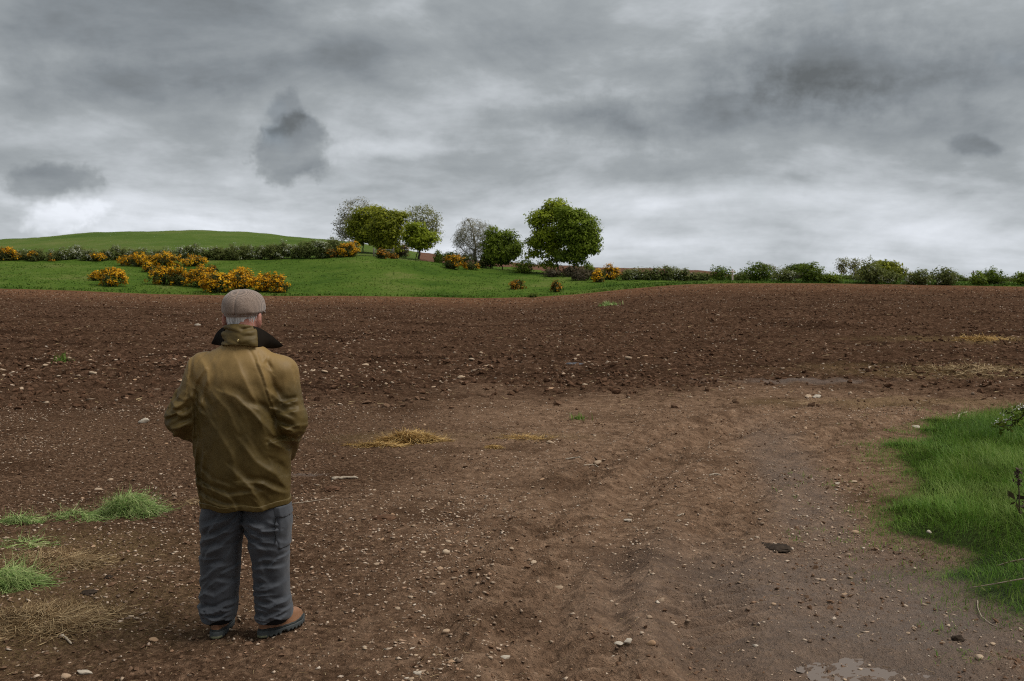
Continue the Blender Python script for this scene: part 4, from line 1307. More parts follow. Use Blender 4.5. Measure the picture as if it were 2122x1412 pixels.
def make_shrub(name, label, px, py, wpx, hpx, kind, seed, leaf, bloom=None, amount=0.5, group=None, parent=None, cat='bush', Y=None):
    rng = np.random.default_rng(seed)
    if Y is None:
        x, y = gp(px, py)
    else:
        y = Y; x = (px - CX) / FOC * y
    s = y / FOC
    w_, h_ = wpx * s, hpx * s
    z = gz1(x, y)
    amount = min(0.92, amount + 0.16) if kind == 'gorse' else amount
    cen, e, patch, fol, st, size, sp = shrub_parts(w_, h_, rng, kind)
    if parent is None:
        root = empty(name, (x, y, z), label, cat, group)
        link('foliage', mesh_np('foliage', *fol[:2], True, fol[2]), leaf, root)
    else:
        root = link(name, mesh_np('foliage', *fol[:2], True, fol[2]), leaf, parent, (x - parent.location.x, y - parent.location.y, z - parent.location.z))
    if bloom is not None:
        keep = (e > np.quantile(e, 0.30)) & (patch > np.quantile(patch, 1 - amount)) & (cen[:, 2] > 0.12 * h_)
        if keep.sum() > 2:
            c2 = cen[keep] + 0.10 * (cen[keep] - np.array([0, 0, h_ * 0.3]))
            b = leaf_cloud(c2, 16 if kind == 'gorse' else 8, sp * 0.95, size * (0.95 if kind == 'gorse' else 0.7), rng, np.array([0, 0, h_ * 0.3]), None, 0.8, 0.7)
            link('blossom', mesh_np('blossom', *b[:2], True, b[2]), bloom, root)
    link('stem', mesh_np('stem', *st, True), M_BARK, root)
    return root


# hawthorn hedge below the round hill: one hedge, many bushes
hx, hy = gp(380, 541)
hedge = empty('hedgerow', (hx, hy, gz1(hx, hy)), 'long hawthorn hedge with white blossom under the round green hill', 'hedge')
rh = np.random.default_rng(201)
xx, i = -60.0, 0
while xx < 745:
    wpx = rh.uniform(34, 52)
    hpx = np.interp(xx, [-60, 150, 330, 480, 600, 700, 745], [22, 23, 24, 32, 33, 36, 26]) * rh.uniform(0.85, 1.12)
    pale = (rh.random() < 0.5) or (250 < xx < 290) or (470 < xx < 620)
    yb = np.interp(xx, _hpx, _hedge)
    Yh = 131.5 + rh.normal(0, 0.5)
    make_shrub('hawthorn_bush', None, xx, yb, wpx, hpx, 'haw', 300 + i, L_HAW, F_WHITE if pale else None, rh.uniform(0.18, 0.42), parent=hedge, Y=Yh)
    xx += wpx * 0.62
    i += 1

GG = 'gorse in bloom on the pasture slope'
gorse = [
    (285, 552, 72, 26, 0.75, 'flowering gorse at the left end of the upper row below the hedge'),
    (340, 555, 74, 29, 0.75, 'fullest gorse in the middle of the upper row below the hedge'),
    (392, 552, 60, 22, 0.65, 'low gorse tapering off the right end of the upper row'),
    (310, 564, 24, 18, 0.55, 'small gorse tucked just below the upper row'),
    (201, 582, 36, 18, 0.6, 'smaller gorse on the outer side of the lone clump'),
    (232, 593, 62, 36, 0.65, 'lone orange flowering gorse clump on the open slope'),
    (442, 564, 20, 14, 0.3, 'tiny dark gorse alone above the big gorse thicket'),
    (395, 577, 44, 20, 0.6, 'gorse joining the upper row to the big thicket'),
    (340, 590, 62, 34, 0.5, 'darker gorse at the left tip of the big thicket'),
    (372, 594, 54, 36, 0.5, 'gorse second from the left tip of the big thicket'),
    (415, 596, 66, 38, 0.7, 'bright gorse left of centre in the big thicket'),
    (452, 607, 66, 46, 0.7, 'tall bright gorse directly above the man\'s cap'),
    (497, 590, 60, 34, 0.75, 'golden gorse crowning the middle of the big thicket'),
    (505, 605, 62, 40, 0.6, 'gorse in front of the thicket right behind the cap'),
    (545, 604, 56, 40, 0.6, 'gorse right of centre in the big thicket'),
    (578, 606, 46, 34, 0.7, 'golden gorse at the right tip of the big thicket'),
    (12, 542, 44, 26, 0.5, 'gorse in the hedge at the frame edge'),
    (72, 541, 26, 24, 0.6, 'narrow gorse in the hedge near the frame edge'),
    (106, 541, 18, 15, 0.4, 'small faded gorse at the foot of the hedge'),
    (205, 541, 34, 15, 0.5, 'low gorse creeping along the hedge foot left of the upper row'),
    (347, 524, 22, 16, 0.6, 'gorse showing at the top of the hedge'),
    (682, 534, 32, 22, 0.4, 'gorse at the hedge end, nearest the copse but one'),
    (720, 534, 46, 30, 0.6, 'flowering gorse at the very end of the hedge below the copse'),
    (789, 538, 26, 19, 0.45, 'small gorse just left of the field gate'),
    (815, 537, 22, 14, 0.45, 'small gorse just right of the field gate'),
    (941, 558, 46, 28, 0.55, 'orange gorse left of the leafless tree'),
    (974, 559, 32, 16, 0.4, 'low gorse at the foot of the leafless tree'),
    (1075, 600, 28, 22, 0.62, 'single round gorse bush on the grass, left of the pair'),
    (1155, 605, 25, 22, 0.65, 'single rusty gorse bush on the grass, right of the pair'),
    (1242, 583, 30, 26, 0.85, 'bright yellow ball of gorse right of the twin trees'),
    (1266, 578, 46, 27, 0.6, 'gorse behind the bright yellow ball'),
]
rust = {20, 18, 6, 24, 27, 28, 21, 23}
for i, (px, py, wpx, hpx, am, lab) in enumerate(gorse):
    make_shrub('gorse_bush', lab, px, py, wpx, hpx, 'gorse', 500 + i, L_GORSE, F_RUST if i in rust else F_YEL, am, GG, Y=130.0 if i in (16, 17, 18, 19, 20, 21) else None)
bushes = [
    (829, 529, 38, 30, L_BROWN, F_RUST, 0.4, 'rust brown domed bush at the foot of the copse'),
    (872, 523, 30, 14, L_BROWN, None, 0, 'low brown scrub under the airy tree'),
    (906, 541, 20, 25, L_MID, None, 0, 'upright small green bush on the bare bank'),
    (931, 546, 42, 27, L_MID, None, 0, 'wide green bush behind the orange gorse'),
    (962, 552, 54, 28, L_GORSE, None, 0, 'dull dark bush left of the leafless trunk'),
    (1008, 556, 40, 24, L_GORSE, None, 0, 'dark bush between leafless trunk and dark green tree'),
    (1085, 563, 40, 30, L_DARK, None, 0, 'lone green bush between the dark tree and the twin trees'),
    (1150, 573, 44, 18, L_BROWN, None, 0, 'brown thicket under the left twin trunk'),
    (1176, 572, 34, 26, L_BROWN, None, 0, 'brown thicket between the twin trunks'),
    (1206, 579, 62, 28, L_BROWN, None, 0, 'widest brown thicket under the right twin trunk'),
    (1217, 568, 34, 22, L_DARK, None, 0, 'dark green bush behind the widest brown thicket'),
    (1494, 580, 46, 30, L_MID, None, 0, 'first round bush past the end of the clipped hedge'),
    (1537, 581, 30, 20, L_HAW, F_WHITE, .3, 'pale blossoming bush right of the white post'),
    (1572, 582, 66, 38, L_MID, None, 0, 'large round bush third from the white post'),
    (1620, 584, 44, 26, L_HAW, F_WHITE, .3, 'greyish bush with blossom below the small grey green tree'),
    (1688, 585, 72, 40, L_MID, None, 0, 'big rounded bush left of the slender trees'),
    (1722, 586, 36, 18, L_DARK, None, 0, 'low dark bush hugging the big rounded one'),
    (1802, 588, 66, 44, L_HAW, F_WHITE, .2, 'large bush in front of the domed tree'),
    (1842, 588, 40, 24, L_HAW, F_WHITE, .2, 'bush at the right foot of the domed tree'),
    (1908, 590, 52, 30, L_HAW, F_WHITE, .2, 'rounded bush just past the leafless sapling'),
    (1968, 591, 62, 36, L_HAW, F_WHITE, .15, 'spreading bush midway along the last bushes'),
    (2030, 591, 42, 24, L_DARK, None, 0, 'dark low bush of the last three'),
    (2058, 591, 54, 36, L_MID, None, 0, 'taller leafy bush of the last three'),
    (2114, 591, 36, 32, L_DARK, None, 0, 'dark bush cut off at the frame edge'),
    (1100, 617, 20, 5, L_MID, None, 0, 'tiny nettle clump at the lip of the field'),
]
for i, (px, py, wpx, hpx, lf, bl, am, lab) in enumerate(bushes):
    make_shrub('bush', lab, px, py, wpx, hpx, 'haw', 700 + i, lf, bl, am, 'bushes along the field edge' if px > 1450 else None)
# clipped hedge right of the gorse
hx, hy = gp(1390, 578)
hedge2 = empty('hedgerow', (hx, hy, gz1(hx, hy)), 'even hawthorn hedge with white blossom between gorse and white post', 'hedge')
xx, i = 1296.0, 0
while xx < 1485:
    make_shrub('hawthorn_bush', None, xx, 578, rh.uniform(30, 42), np.interp(xx, [1296, 1400, 1440, 1485], [22, 25, 20, 16]) * rh.uniform(.85, 1.1), 'haw', 800 + i, L_HAW,
               F_WHITE if xx < 1430 else None, 0.35, parent=hedge2, Y=114.0 + rh.normal(0, .4))
    xx += 21
    i += 1
# low scrubby hedge bottom joining the last bushes
hx, hy = gp(1800, 586)
hedge3 = empty('hedgerow', (hx, hy, gz1(hx, hy)), 'low scrubby hedge bottom joining the last round bushes', 'hedge')
xx, i = 1520.0, 0
while xx < 2190:
    make_shrub('scrub_bush', None, xx, 585, rh.uniform(34, 50), rh.uniform(8, 13), 'haw', 850 + i, [L_HAW, L_MID, L_BROWN, L_PALE][int(rh.integers(0, 4))], None, 0,
               parent=hedge3, Y=115.5 + rh.normal(0, .4))
    xx += 27
    i += 1

# ------------------------------------------------------------------ gate, post, pole
M_METAL = rough_material('galvanised_metal', (0.22, 0.22, 0.21), (0.34, 0.34, 0.33), 20, 0.5, 0.1, 0.002)
M_POST = rough_material('painted_post', (0.55, 0.40, 0.36), (0.70, 0.58, 0.54), 14, 0.7, 0.2, 0.003)
M_WOOD = rough_material('grey_wood', (0.10, 0.085, 0.065), (0.20, 0.17, 0.13), 14, 0.9, 0.4, 0.006)


def seg(a, b, r, sides=6):
    return tube([a, tuple((np.array(a) + np.array(b)) / 2), b], r, sides)


def make_gate():
    x, y = gp(795, 533)
    z = gz1(x, y)
    g = empty('field_gate', (x, y, z), 'grey metal field gate at the foot of the copse', 'gate')
    W = 2.4
    for k in range(5):
        link('rail', mesh_np('rail', *seg((-W / 2, 0, 0.22 + 0.21 * k), (W / 2, 0, 0.22 + 0.21 * k), 0.024)), M_METAL, g)
    for sx_ in (-1, 1):
        link('stile', mesh_np('stile', *seg((sx_ * W / 2, 0.002, 0.15), (sx_ * W / 2, 0.002, 1.12), 0.03)), M_METAL, g)
        link('gate_post', mesh_np('gate_post', *seg((sx_ * (W / 2 + 0.16), 0, -0.3), (sx_ * (W / 2 + 0.16), 0, 1.3), 0.085, 8)), M_WOOD, g)
    link('brace', mesh_np('brace', *seg((-W / 2, 0.03, 0.22), (0.1, 0.03, 1.06), 0.02)), M_METAL, g)


make_gate()


def make_post():
    x, y = gp(1518, 581)
    z = gz1(x, y)
    p = empty('marker_post', (x, y, z), 'pinkish white post standing in a gap of the hedge', 'post')
    V, F = tube([(0, 0, -0.2), (0, 0, 0.6), (0, 0, 1.18), (0, 0, 1.22)], [0.085, 0.083, 0.08, 0.045], 4)
    link('shaft', mesh_np('shaft', V, F, False), M_POST, p)
    link('crossbar', mesh_np('crossbar', *tube([(-0.26, -0.1, 0.92), (0, -0.1, 0.92), (0.26, -0.1, 0.92)], 0.05, 4), False), M_POST, p)
    x, y = (2017 - CX) / FOC * 150, 150.0
    z = gz1(x, y)
    p = empty('utility_pole', (x, y, z), 'thin dark pole rising behind the last bushes', 'pole')
    top = EYE - (561 - HY) / FOC * 150 - z
    link('shaft', mesh_np('shaft', *tube([(0, 0, -0.2), (0, 0, top * 0.5), (0, 0, top)], [0.13, 0.11, 0.09], 8)), M_WOOD, p)
    link('crossarm', mesh_np('crossarm', *tube([(-0.35, -0.16, top - 0.3), (0, -0.16, top - 0.3), (0.35, -0.16, top - 0.3)], 0.05, 4)), M_WOOD, p)


make_post()

# ------------------------------------------------------------------ small things on the ground
M_STICK = rough_material('bleached_wood', (0.30, 0.23, 0.16), (0.48, 0.40, 0.30), 30, 0.8, 0.4, 0.004)
M_DUNG = rough_material('dung', (0.026, 0.017, 0.011), (0.060, 0.042, 0.029), 30, 0.85, 0.7, 0.02, spec=0.1)
M_SLATE = rough_material('dark_plastic', (0.045, 0.045, 0.052), (0.10, 0.10, 0.11), 12, 0.45, 0.3, 0.01, spec=0.5)


def ground_stick(name, label, pts, rad, cat='stick', mat=None, sides=6, lift=0.7):
    """a stick lying through photograph pixels pts"""
    P = []
    for (px, py) in pts:
        x, y = flat(px, py)
        P.append([x, y, 0])
    P = np.array(P)
    t = np.linspace(0, len(P) - 1, len(P) * 4 - 3)
    Q = np.stack([np.interp(t, np.arange(len(P)), P[:, k]) for k in range(3)], 1)
    Q[:, 2] = gz(Q[:, 0], Q[:, 1]) + rad * lift
    Q[:, 2] = np.maximum(Q[:, 2], np.linspace(Q[0, 2], Q[-1, 2], len(Q)))
    o0 = Q[0].copy()
    rr = rad * np.linspace(1.0, 0.6, len(Q)) * (1 + 0.25 * np.sin(np.arange(len(Q)) * 2.1))
    o = link(name, mesh_np(name, *tube(Q - o0, rr, sides)), mat or M_STICK, None, o0)
    tag(o, label, cat)


ground_stick('stick', 'thick pale piece of wood lying right of the man\'s jacket hem', [(688, 996), (712, 993), (742, 992)], 0.016)
ground_stick('stalk', 'long thin straw stalk leading from the trouser leg', [(606, 1048), (640, 1043), (686, 1035)], 0.0035, 'stalk')
ground_stick('stick', 'thin pale stick lying along the track left of the flat pale stone', [(1172, 953), (1190, 953), (1203, 955)], 0.009)
ground_stick('stick', 'forked looking pale twig just beside the grey buff stone', [(1210, 968), (1228, 962), (1240, 963), (1262, 968)], 0.006)
ground_stick('stick', 'bleached crooked stick at the far edge of the verge', [(1983, 874), (1988, 866), (1998, 860), (2006, 856)], 0.013)
ground_stick('stalk', 'curling dry stem hanging out of the verge onto the earth', [(2026, 1250), (2026, 1265), (2034, 1283), (2052, 1297), (2066, 1303)], 0.0032, 'stalk')
ground_stick('stick', 'short pale chip of wood near the hay at the lower corner', [(128, 1320), (138, 1324), (148, 1332)], 0.008)
ground_stick('stick', 'short pale stick on the track beyond the flat white stone', [(1404, 1078), (1412, 1074), (1421, 1070)], 0.006)
ground_stick('stick', 'pale splinter lying on the track between the two bends', [(1470, 993), (1482, 992), (1494, 994)], 0.009)


def pat(name, label, cat, px, py, wpx, hm, mat, seed, asp=0.55):
    rng = np.random.default_rng(seed)
    x, y = flat(px, py)
    r_ = wpx / 2 / FOC * y
    V, F = ico(3)
    V = V * (1 + 0.55 * vn3(V[:, 0] * 2.2 + seed, V[:, 1] * 2.2, V[:, 2] * 2.2) + 0.4 * vn3(V[:, 0] * 6, V[:, 1] * 6, V[:, 2] * 6 + seed))[:, None]
    V = V * np.array([r_, r_ * asp / max(0.3, 1), hm])
    o = link(name, mesh_np(name, V, F), mat, None, (x, y, gz1(x, y) - hm * 0.05))
    tag(o, label, cat)


pat('dung_pat', 'dark dung pat on the smooth track near the verge', 'dung', 1605, 1136, 60, 0.011, M_DUNG, 3, 1.1)
pat('soil_lump', 'black peaty lump left of the man, nearer the hay', 'soil lump', 184, 1228, 34, 0.014, M_DUNG, 4, 1.0)
pat('soil_lump', 'small black peaty lump beyond the other one', 'soil lump', 225, 1200, 16, 0.014, M_DUNG, 5, 1.0)
pat('soil_lump', 'dark torn clod right of the man below the pale wood', 'soil lump', 688, 1015, 34, 0.018, M_CLOD, 6, 1.0)
pat('soil_lump', 'long dark torn clod on the bare earth right of the trousers', 'soil lump', 800, 1074, 54, 0.014, M_CLOD, 7, 0.9)
pat('soil_lump', 'twin dark crumbs on the damp earth under the verge', 'soil lump', 1985, 1328, 26, 0.022, M_DUNG, 8, 1.0)
pat('plastic_scrap', 'grey plastic scrap lying on the ploughed soil', 'plastic', 1190, 757, 46, 0.05, M_SLATE, 11, 1.0)


def tuft(label, px, py, n, L, seed, mat=None):
    r = np.random.default_rng(seed)
    x, y = gp(px, py)
    X = x + r.normal(0, 0.05 * (y / 10), n); Y = y + r.normal(0, 0.05 * (y / 10), n)
    Z0 = gz1(x, y)
    V, F, A = blades(X, Y, gz(X, Y) - 0.01, L * r.uniform(0.6, 1.3, n), np.full(n, 0.004 * y / 10), np.clip(r.normal(0.6, 0.2, n), 0.1, 0.95), r)
    V -= np.array([x, y, Z0])
    tag(link('grass_tuft', mesh_np('grass_tuft', V, F, True, A), mat or M_BLADE, None, (x, y, Z0)), label, 'grass tuft', kind='stuff')


tuft('small green weed alone on the earth beyond the straw strip', 1198, 870, 60, 0.10, 61)
tuft('small green weed alone on the ploughed field left of the man', 127, 752, 60, 0.20, 62)
tuft('faint grassy tuft far out in the ploughed field', 1260, 634, 120, 0.30, 63, M_CUT)


# white flowering hawthorn reaching in over the verge, and stems in the grass
def make_spray():
    r = np.random.default_rng(71)
    Yb = 6.2
    at = lambda px, py, y=Yb: np.array([(px - CX) / FOC * y, y, EYE - (py - HY) / FOC * y])
    foot = np.array([4.05, Yb + 0.1, 0.0]); foot[2] = gz1(foot[0], foot[1]) - 0.05
    root = empty('hawthorn_sapling', tuple(foot), 'leaning hawthorn sapling with a white blossom spray over the verge', 'sapling')
    main = [foot, foot + [-0.05, 0.02, 0.45], at(2215, 800), at(2160, 838), at(2120, 862), at(2095, 882), at(2075, 884), at(2066, 886)]
    side1 = [at(2130, 856), at(2118, 846), at(2104, 850), at(2092, 858)]
    side2 = [at(2108, 872), at(2092, 870), at(2078, 874), at(2062, 880)]
    up = [foot + [-0.05, 0.02, 0.45], foot + [0.05, 0.1, 0.95], foot + [0.10, 0.1, 1.5]]
    ups = [[foot + [-0.02, 0.02, 0.3], foot + [0.2 * math.cos(a_), 0.2 * math.sin(a_) + 0.08, 0.75], foot + [0.34 * math.cos(a_) + 0.1, 0.34 * math.sin(a_) + 0.1, 1.15]] for a_ in (0.3, 1.6, 2.6, 4.0, 5.2)]
    base = np.array(foot)
    parts = [tube(np.array(main) - base, [0.016, 0.013, 0.009, 0.006, 0.0045, 0.0035, 0.003, 0.002], 6),
             tube(np.array(side1) - base, [0.003, 0.0028, 0.0022, 0.0015], 5), tube(np.array(side2) - base, [0.003, 0.0026, 0.002, 0.0015], 5),
             tube(np.array(up) - base, [0.013, 0.009, 0.004], 6)] + [tube(np.array(u_) - base, [0.010, 0.007, 0.003], 5) for u_ in ups]
    V, F, _ = cat_mesh(parts)
    link('stem', mesh_np('stem', V, F), M_BARK, root)
    lp = []
    for chain, k in ((main[3:], 20), (side1, 16), (side2, 16), (up, 40)):
        Cn = np.array(chain)
        t = r.uniform(0, len(Cn) - 1, k)
        lp.append(np.stack([np.interp(t, np.arange(len(Cn)), Cn[:, j]) for j in range(3)], 1) + r.normal(0, 0.018, (k, 3)))
    lp = np.concatenate(lp) - base
    bush = in_ellipsoids([(0.10, 0.1, 0.80, 0.34, 0.34, 0.36), (0.15, 0.1, 1.25, 0.28, 0.28, 0.34), (0.25, 0.0, 0.55, 0.30, 0.30, 0.25)], 420, r, 0.3)
    lp = np.concatenate([lp, bush])
    a = leaf_cloud(lp, 3, 0.014, 0.017, r, None, None, 0.8, 0.6)
    link('leaves', mesh_np('leaves', *a[:2], True, a[2]), L_MID, root)
    fl = np.array([at(px, py) for (px, py) in [(2062, 878), (2065, 872), (2080, 857), (2084, 855), (2097, 864), (2100, 862), (2084, 872), (2086, 870),
                                               (2102, 850), (2108, 846), (2112, 843), (2116, 841), (2120, 845), (2122, 852), (2126, 846), (2070, 868)]]) - base
    fl = fl + r.normal(0, 0.004, fl.shape)
    petals = leaf_cloud(fl, 8, 0.009, 0.0052, r, None, None, 0.9, 0.9)
    m = blade_material('white_petal', (0.72, 0.72, 0.62), (0.80, 0.80, 0.72), (0.86, 0.86, 0.80), 0.2)
    link('blossom', mesh_np('blossom', *petals[:2], True, petals[2]), m, root)


make_spray()


def make_weeds():
    r = np.random.default_rng(81)
    M_DEAD = rough_material('dead_stem', (0.050, 0.030, 0.024), (0.10, 0.062, 0.045), 30, 0.8, 0.3, 0.003)
    # dark dead dock
    x, y = flat(2112, 1100)
    z = gz1(x, y)
    root = empty('dock_plant', (x, y, z), 'dark dead dock stem with seed head standing in the verge', 'plant')
    V, F = tube([(0, 0, -0.03), (0.0, 0, 0.15), (-0.005, 0, 0.26), (-0.02, 0, 0.33)], [0.005, 0.0045, 0.0035, 0.002], 6)
    link('stem', mesh_np('stem', V, F), M_DEAD, root)
    cen = np.stack([r.normal(-0.012, 0.012, 26), r.normal(0, 0.012, 26), r.uniform(0.22, 0.34, 26)], 1)
    a = leaf_cloud(cen, 5, 0.008, 0.009, r)
    link('seed_head', mesh_np('seed_head', *a[:2], True, a[2]), M_DEAD, root)
    cen = np.array([(-0.04, -0.02, 0.09), (0.03, -0.02, 0.07), (-0.05, 0, 0.16), (0.02, 0.02, 0.13), (0.05, 0, 0.10), (0.0, -0.04, 0.05)])
    a = leaf_cloud(cen, 2, 0.012, 0.035, r, None, None, 0.7, 0.5)
    link('leaf', mesh_np('leaf', *a[:2], True, a[2]), L_BROWN, root)
    # two bramble canes arching out of the verge
    for k, (pts, lab) in enumerate([([(2010, 1218, 0.03), (2050, 1212, 0.06), (2095, 1204, 0.10), (2140, 1196, 0.16), (2200, 1200, 0.05)], 'longer bramble cane arching low over the verge grass'),
                                    ([(2068, 1172, 0.07), (2095, 1164, 0.12), (2125, 1158, 0.16), (2190, 1170, 0.04)], 'shorter bramble cane above the longer one in the verge')]):
        P = []
        for (px, py, hh) in pts:
            yy = (EYE - hh - 0.08) * FOC / (py - HY)
            P.append(((px - CX) / FOC * yy, yy, hh + 0.08))
        P = np.array(P)
        P[-1, 2] = gz1(P[-1, 0], P[-1, 1]) - 0.02
        o = empty('bramble_cane', tuple(P[-1]), lab, 'bramble')
        t = np.linspace(0, len(P) - 1, 16)
        Q = np.stack([np.interp(t, np.arange(len(P)), P[:, j]) for j in range(3)], 1) - P[-1]
        link('cane', mesh_np('cane', *tube(Q, np.linspace(0.0022, 0.0045, 16), 5)), M_STICK, o)
        a = leaf_cloud(Q[[2, 5, 7, 10, 12]], 3, 0.012, 0.016, r)
        link('leaves', mesh_np('leaves', *a[:2], True, a[2]), L_HAW, o)


make_weeds()

# ------------------------------------------------------------------ the man, seen from behind
MAN = np.array([(510 - CX) / FOC * 5.0, 5.0, 0.0])
MAN[2] = gz1(MAN[0], MAN[1]) - 0.004
PS = FOC / 5.0                      # photograph pixels per metre at the man


def mp(px, py):
    """photograph pixel -> (x, z) in the man's frame"""
    return (px - 510) / PS, EYE - (py - HY) / PS - MAN[2]


def grid(lo, hi, h):
    ax = [np.arange(lo[i], hi[i] + h, h) for i in range(3)]
    return ax, np.meshgrid(*ax, indexing='ij')


def surface_nets(f, lo, h):
    s = f < 0
    c = sum(s[i:f.shape[0] - 1 + i, j:f.shape[1] - 1 + j, k:f.shape[2] - 1 + k].astype(np.int8) for i in (0, 1) for j in (0, 1) for k in (0, 1))
    act = (c > 0) & (c < 8)
    idx = np.full(act.shape, -1, np.int64)
    I = np.argwhere(act)
    idx[act] = np.arange(len(I))
    corners = [(i, j, k) for i in (0, 1) for j in (0, 1) for k in (0, 1)]
    val = {q: f[I[:, 0] + q[0], I[:, 1] + q[1], I[:, 2] + q[2]] for q in corners}
    P = np.zeros((len(I), 3)); cnt = np.zeros(len(I))
    for q in corners:
        for ax in range(3):
            if q[ax] == 0:
                r_ = list(q); r_[ax] = 1; r_ = tuple(r_)
                a, b = val[q], val[r_]
                m = (a < 0) != (b < 0)
                t = np.where(m, a / np.where(m, a - b, 1), 0)
                pt = np.tile(np.array(q, float), (len(I), 1)); pt[:, ax] += t
                P[m] += pt[m]; cnt[m] += 1
    V = (I + P / cnt[:, None]) * h + np.array(lo)
    quads = []
    for ax in range(3):
        b, c_ = (ax + 1) % 3, (ax + 2) % 3
        sl0 = [slice(None)] * 3; sl1 = [slice(None)] * 3
        sl0[ax] = slice(0, -1); sl1[ax] = slice(1, None)
        for q in (b, c_):
            sl0[q] = slice(1, -1); sl1[q] = slice(1, -1)
        s0, s1 = s[tuple(sl0)], s[tuple(sl1)]
        E = np.argwhere(s0 != s1)
        inside = s0[s0 != s1]
        base = E.copy(); base[:, b] += 1; base[:, c_] += 1
        def cell(db, dc):
            q = base.copy(); q[:, b] += db; q[:, c_] += dc
            return idx[q[:, 0], q[:, 1], q[:, 2]]
        Q = np.stack([cell(-1, -1), cell(0, -1), cell(0, 0), cell(-1, 0)], 1)
        Q[~inside] = Q[~inside][:, ::-1]
        quads.append(Q)
    Q = np.concatenate(quads)
    return V, Q[(Q >= 0).all(1)]


def smin(a, b, k):
    h = np.clip(0.5 + 0.5 * (b - a) / k, 0, 1)
    return b * (1 - h) + a * h - k * h * (1 - h)


def smax(a, b, k):
    return -smin(-a, -b, k)


def cone(P, a, b, ra, rb):
    X, Y, Z = P
    a = np.array(a, float); b = np.array(b, float); d = b - a; L2 = d @ d
    t = np.clip(((X - a[0]) * d[0] + (Y - a[1]) * d[1] + (Z - a[2]) * d[2]) / L2, 0, 1)
    return np.sqrt((X - a[0] - t * d[0]) ** 2 + (Y - a[1] - t * d[1]) ** 2 + (Z - a[2] - t * d[2]) ** 2) - (ra + (rb - ra) * t)


def ell(P, c, r, n=2.0):
    X, Y, Z = P
    q = (np.abs((X - c[0]) / r[0]) ** n + np.abs((Y - c[1]) / r[1]) ** n + np.abs((Z - c[2]) / r[2]) ** n) ** (1 / n)
    return (q - 1) * min(r)


def box(P, c, r, rd=0.0):
    q = [np.abs(P[i] - c[i]) - r[i] + rd for i in range(3)]
    o = np.sqrt(sum(np.maximum(v, 0) ** 2 for v in q))
    return o + np.minimum(np.maximum(np.maximum(q[0], q[1]), q[2]), 0) - rd


def column(P, tab):
    """upright elliptical column from a table of (z, half width, half depth, centre x, centre y)"""
    X, Y, Z = P
    T = np.array(sorted(tab))
    z1 = Z[0, 0, :]
    kk = np.exp(-np.linspace(-1.8, 1.8, 13) ** 2); kk /= kk.sum()
    a, b, cx, cy = (np.convolve(np.pad(np.interp(z1, T[:, 0], T[:, k]), 6, mode='edge'), kk, 'valid') for k in (1, 2, 3, 4))
    q = (np.abs((X - cx) / a) ** 2.3 + np.abs((Y - cy) / b) ** 2.3) ** (1 / 2.3)
    d = (q - 1) * np.minimum(a, b)
    return np.maximum(d, np.maximum(T[0, 0] - Z, Z - T[-1, 0]))


def folds(P, lst, side=-1):
    """creases drawn on the back: (pixels, height in m, width in px); ridge with a hollow on its left-hand side"""
    X, Y, Z = P
    x2, z2 = X[:, 0, :], Z[:, 0, :]
    out = np.zeros_like(x2)
    for pts, amp, wpx in lst:
        pl_ = [mp(*p) for p in pts]
        wv = wpx / PS
        d, s, sd = seg_dist(x2, z2, pl_)
        L = sum(math.dist(p, q) for p, q in zip(pl_[:-1], pl_[1:]))
        fade = smooth(-0.2, 0.25, s / L) * smooth(1.2, 0.75, s / L) * np.where(d < 4 * wv, 1, 0)
        sg = d * sd
        prof = np.where(sg < 0, np.exp(-np.abs(sg) / (1.7 * wv)), np.exp(-(sg / (0.42 * wv)) ** 2)) - 0.55 * np.exp(-((sg - 1.5 * wv) / (0.9 * wv)) ** 2)
        out += 1.25 * amp * fade * prof
    return out[:, None, :]


def fabric(P, seed, amp, fx, fz):
    X, Y, Z = P
    wx = X + 0.05 * vn3(X * 9, Y * 9, Z * 9, seed + 5)
    n = vn3(wx * fx, Y * fx, (Z + 0.35 * X) * fz, seed)
    return amp * (0.5 - 2 * np.abs(n))


def cloth_mat(name, c0, c1, rough, weave, sheen=0.0, spec=0.3, top_light=None):
    m, t = new_mat(name)
    pos = t.n('ShaderNodeTexCoord').outputs['Object']
    n1 = t.noise(pos, 6.0, 6, 0.6)
    n2 = t.noise(pos, 45.0, 4, 0.6)
    col = t.mix(t.rng(t.math('ADD', t.math('MULTIPLY', n1, 0.7), t.math('MULTIPLY', n2, 0.3)), 0.32, 0.68), C(*c0), C(*c1))
    if top_light:  # overhead light painted in: cloth colour grows paler with height
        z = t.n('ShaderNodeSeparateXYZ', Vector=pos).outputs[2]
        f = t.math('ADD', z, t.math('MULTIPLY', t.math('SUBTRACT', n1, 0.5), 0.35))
        col = t.mix(t.math('MULTIPLY', t.rng(f, top_light[0], top_light[1]), top_light[3]), col, C(*top_light[2]))
    b1 = t.n('ShaderNodeBump', Strength=0.25, Distance=0.004, Height=t.noise(pos, 26.0, 5, 0.6))
    b2 = t.n('ShaderNodeBump', Strength=0.2, Distance=0.001, Height=t.noise(pos, weave, 2, 0.5), Normal=b1)
    b = t.n('ShaderNodeBsdfPrincipled', Base_Color=col, Roughness=rough, Normal=b2)
    b.inputs['Specular IOR Level'].default_value = spec
    b.inputs['Sheen Weight'].default_value = sheen
    finish(t, b)
    return m


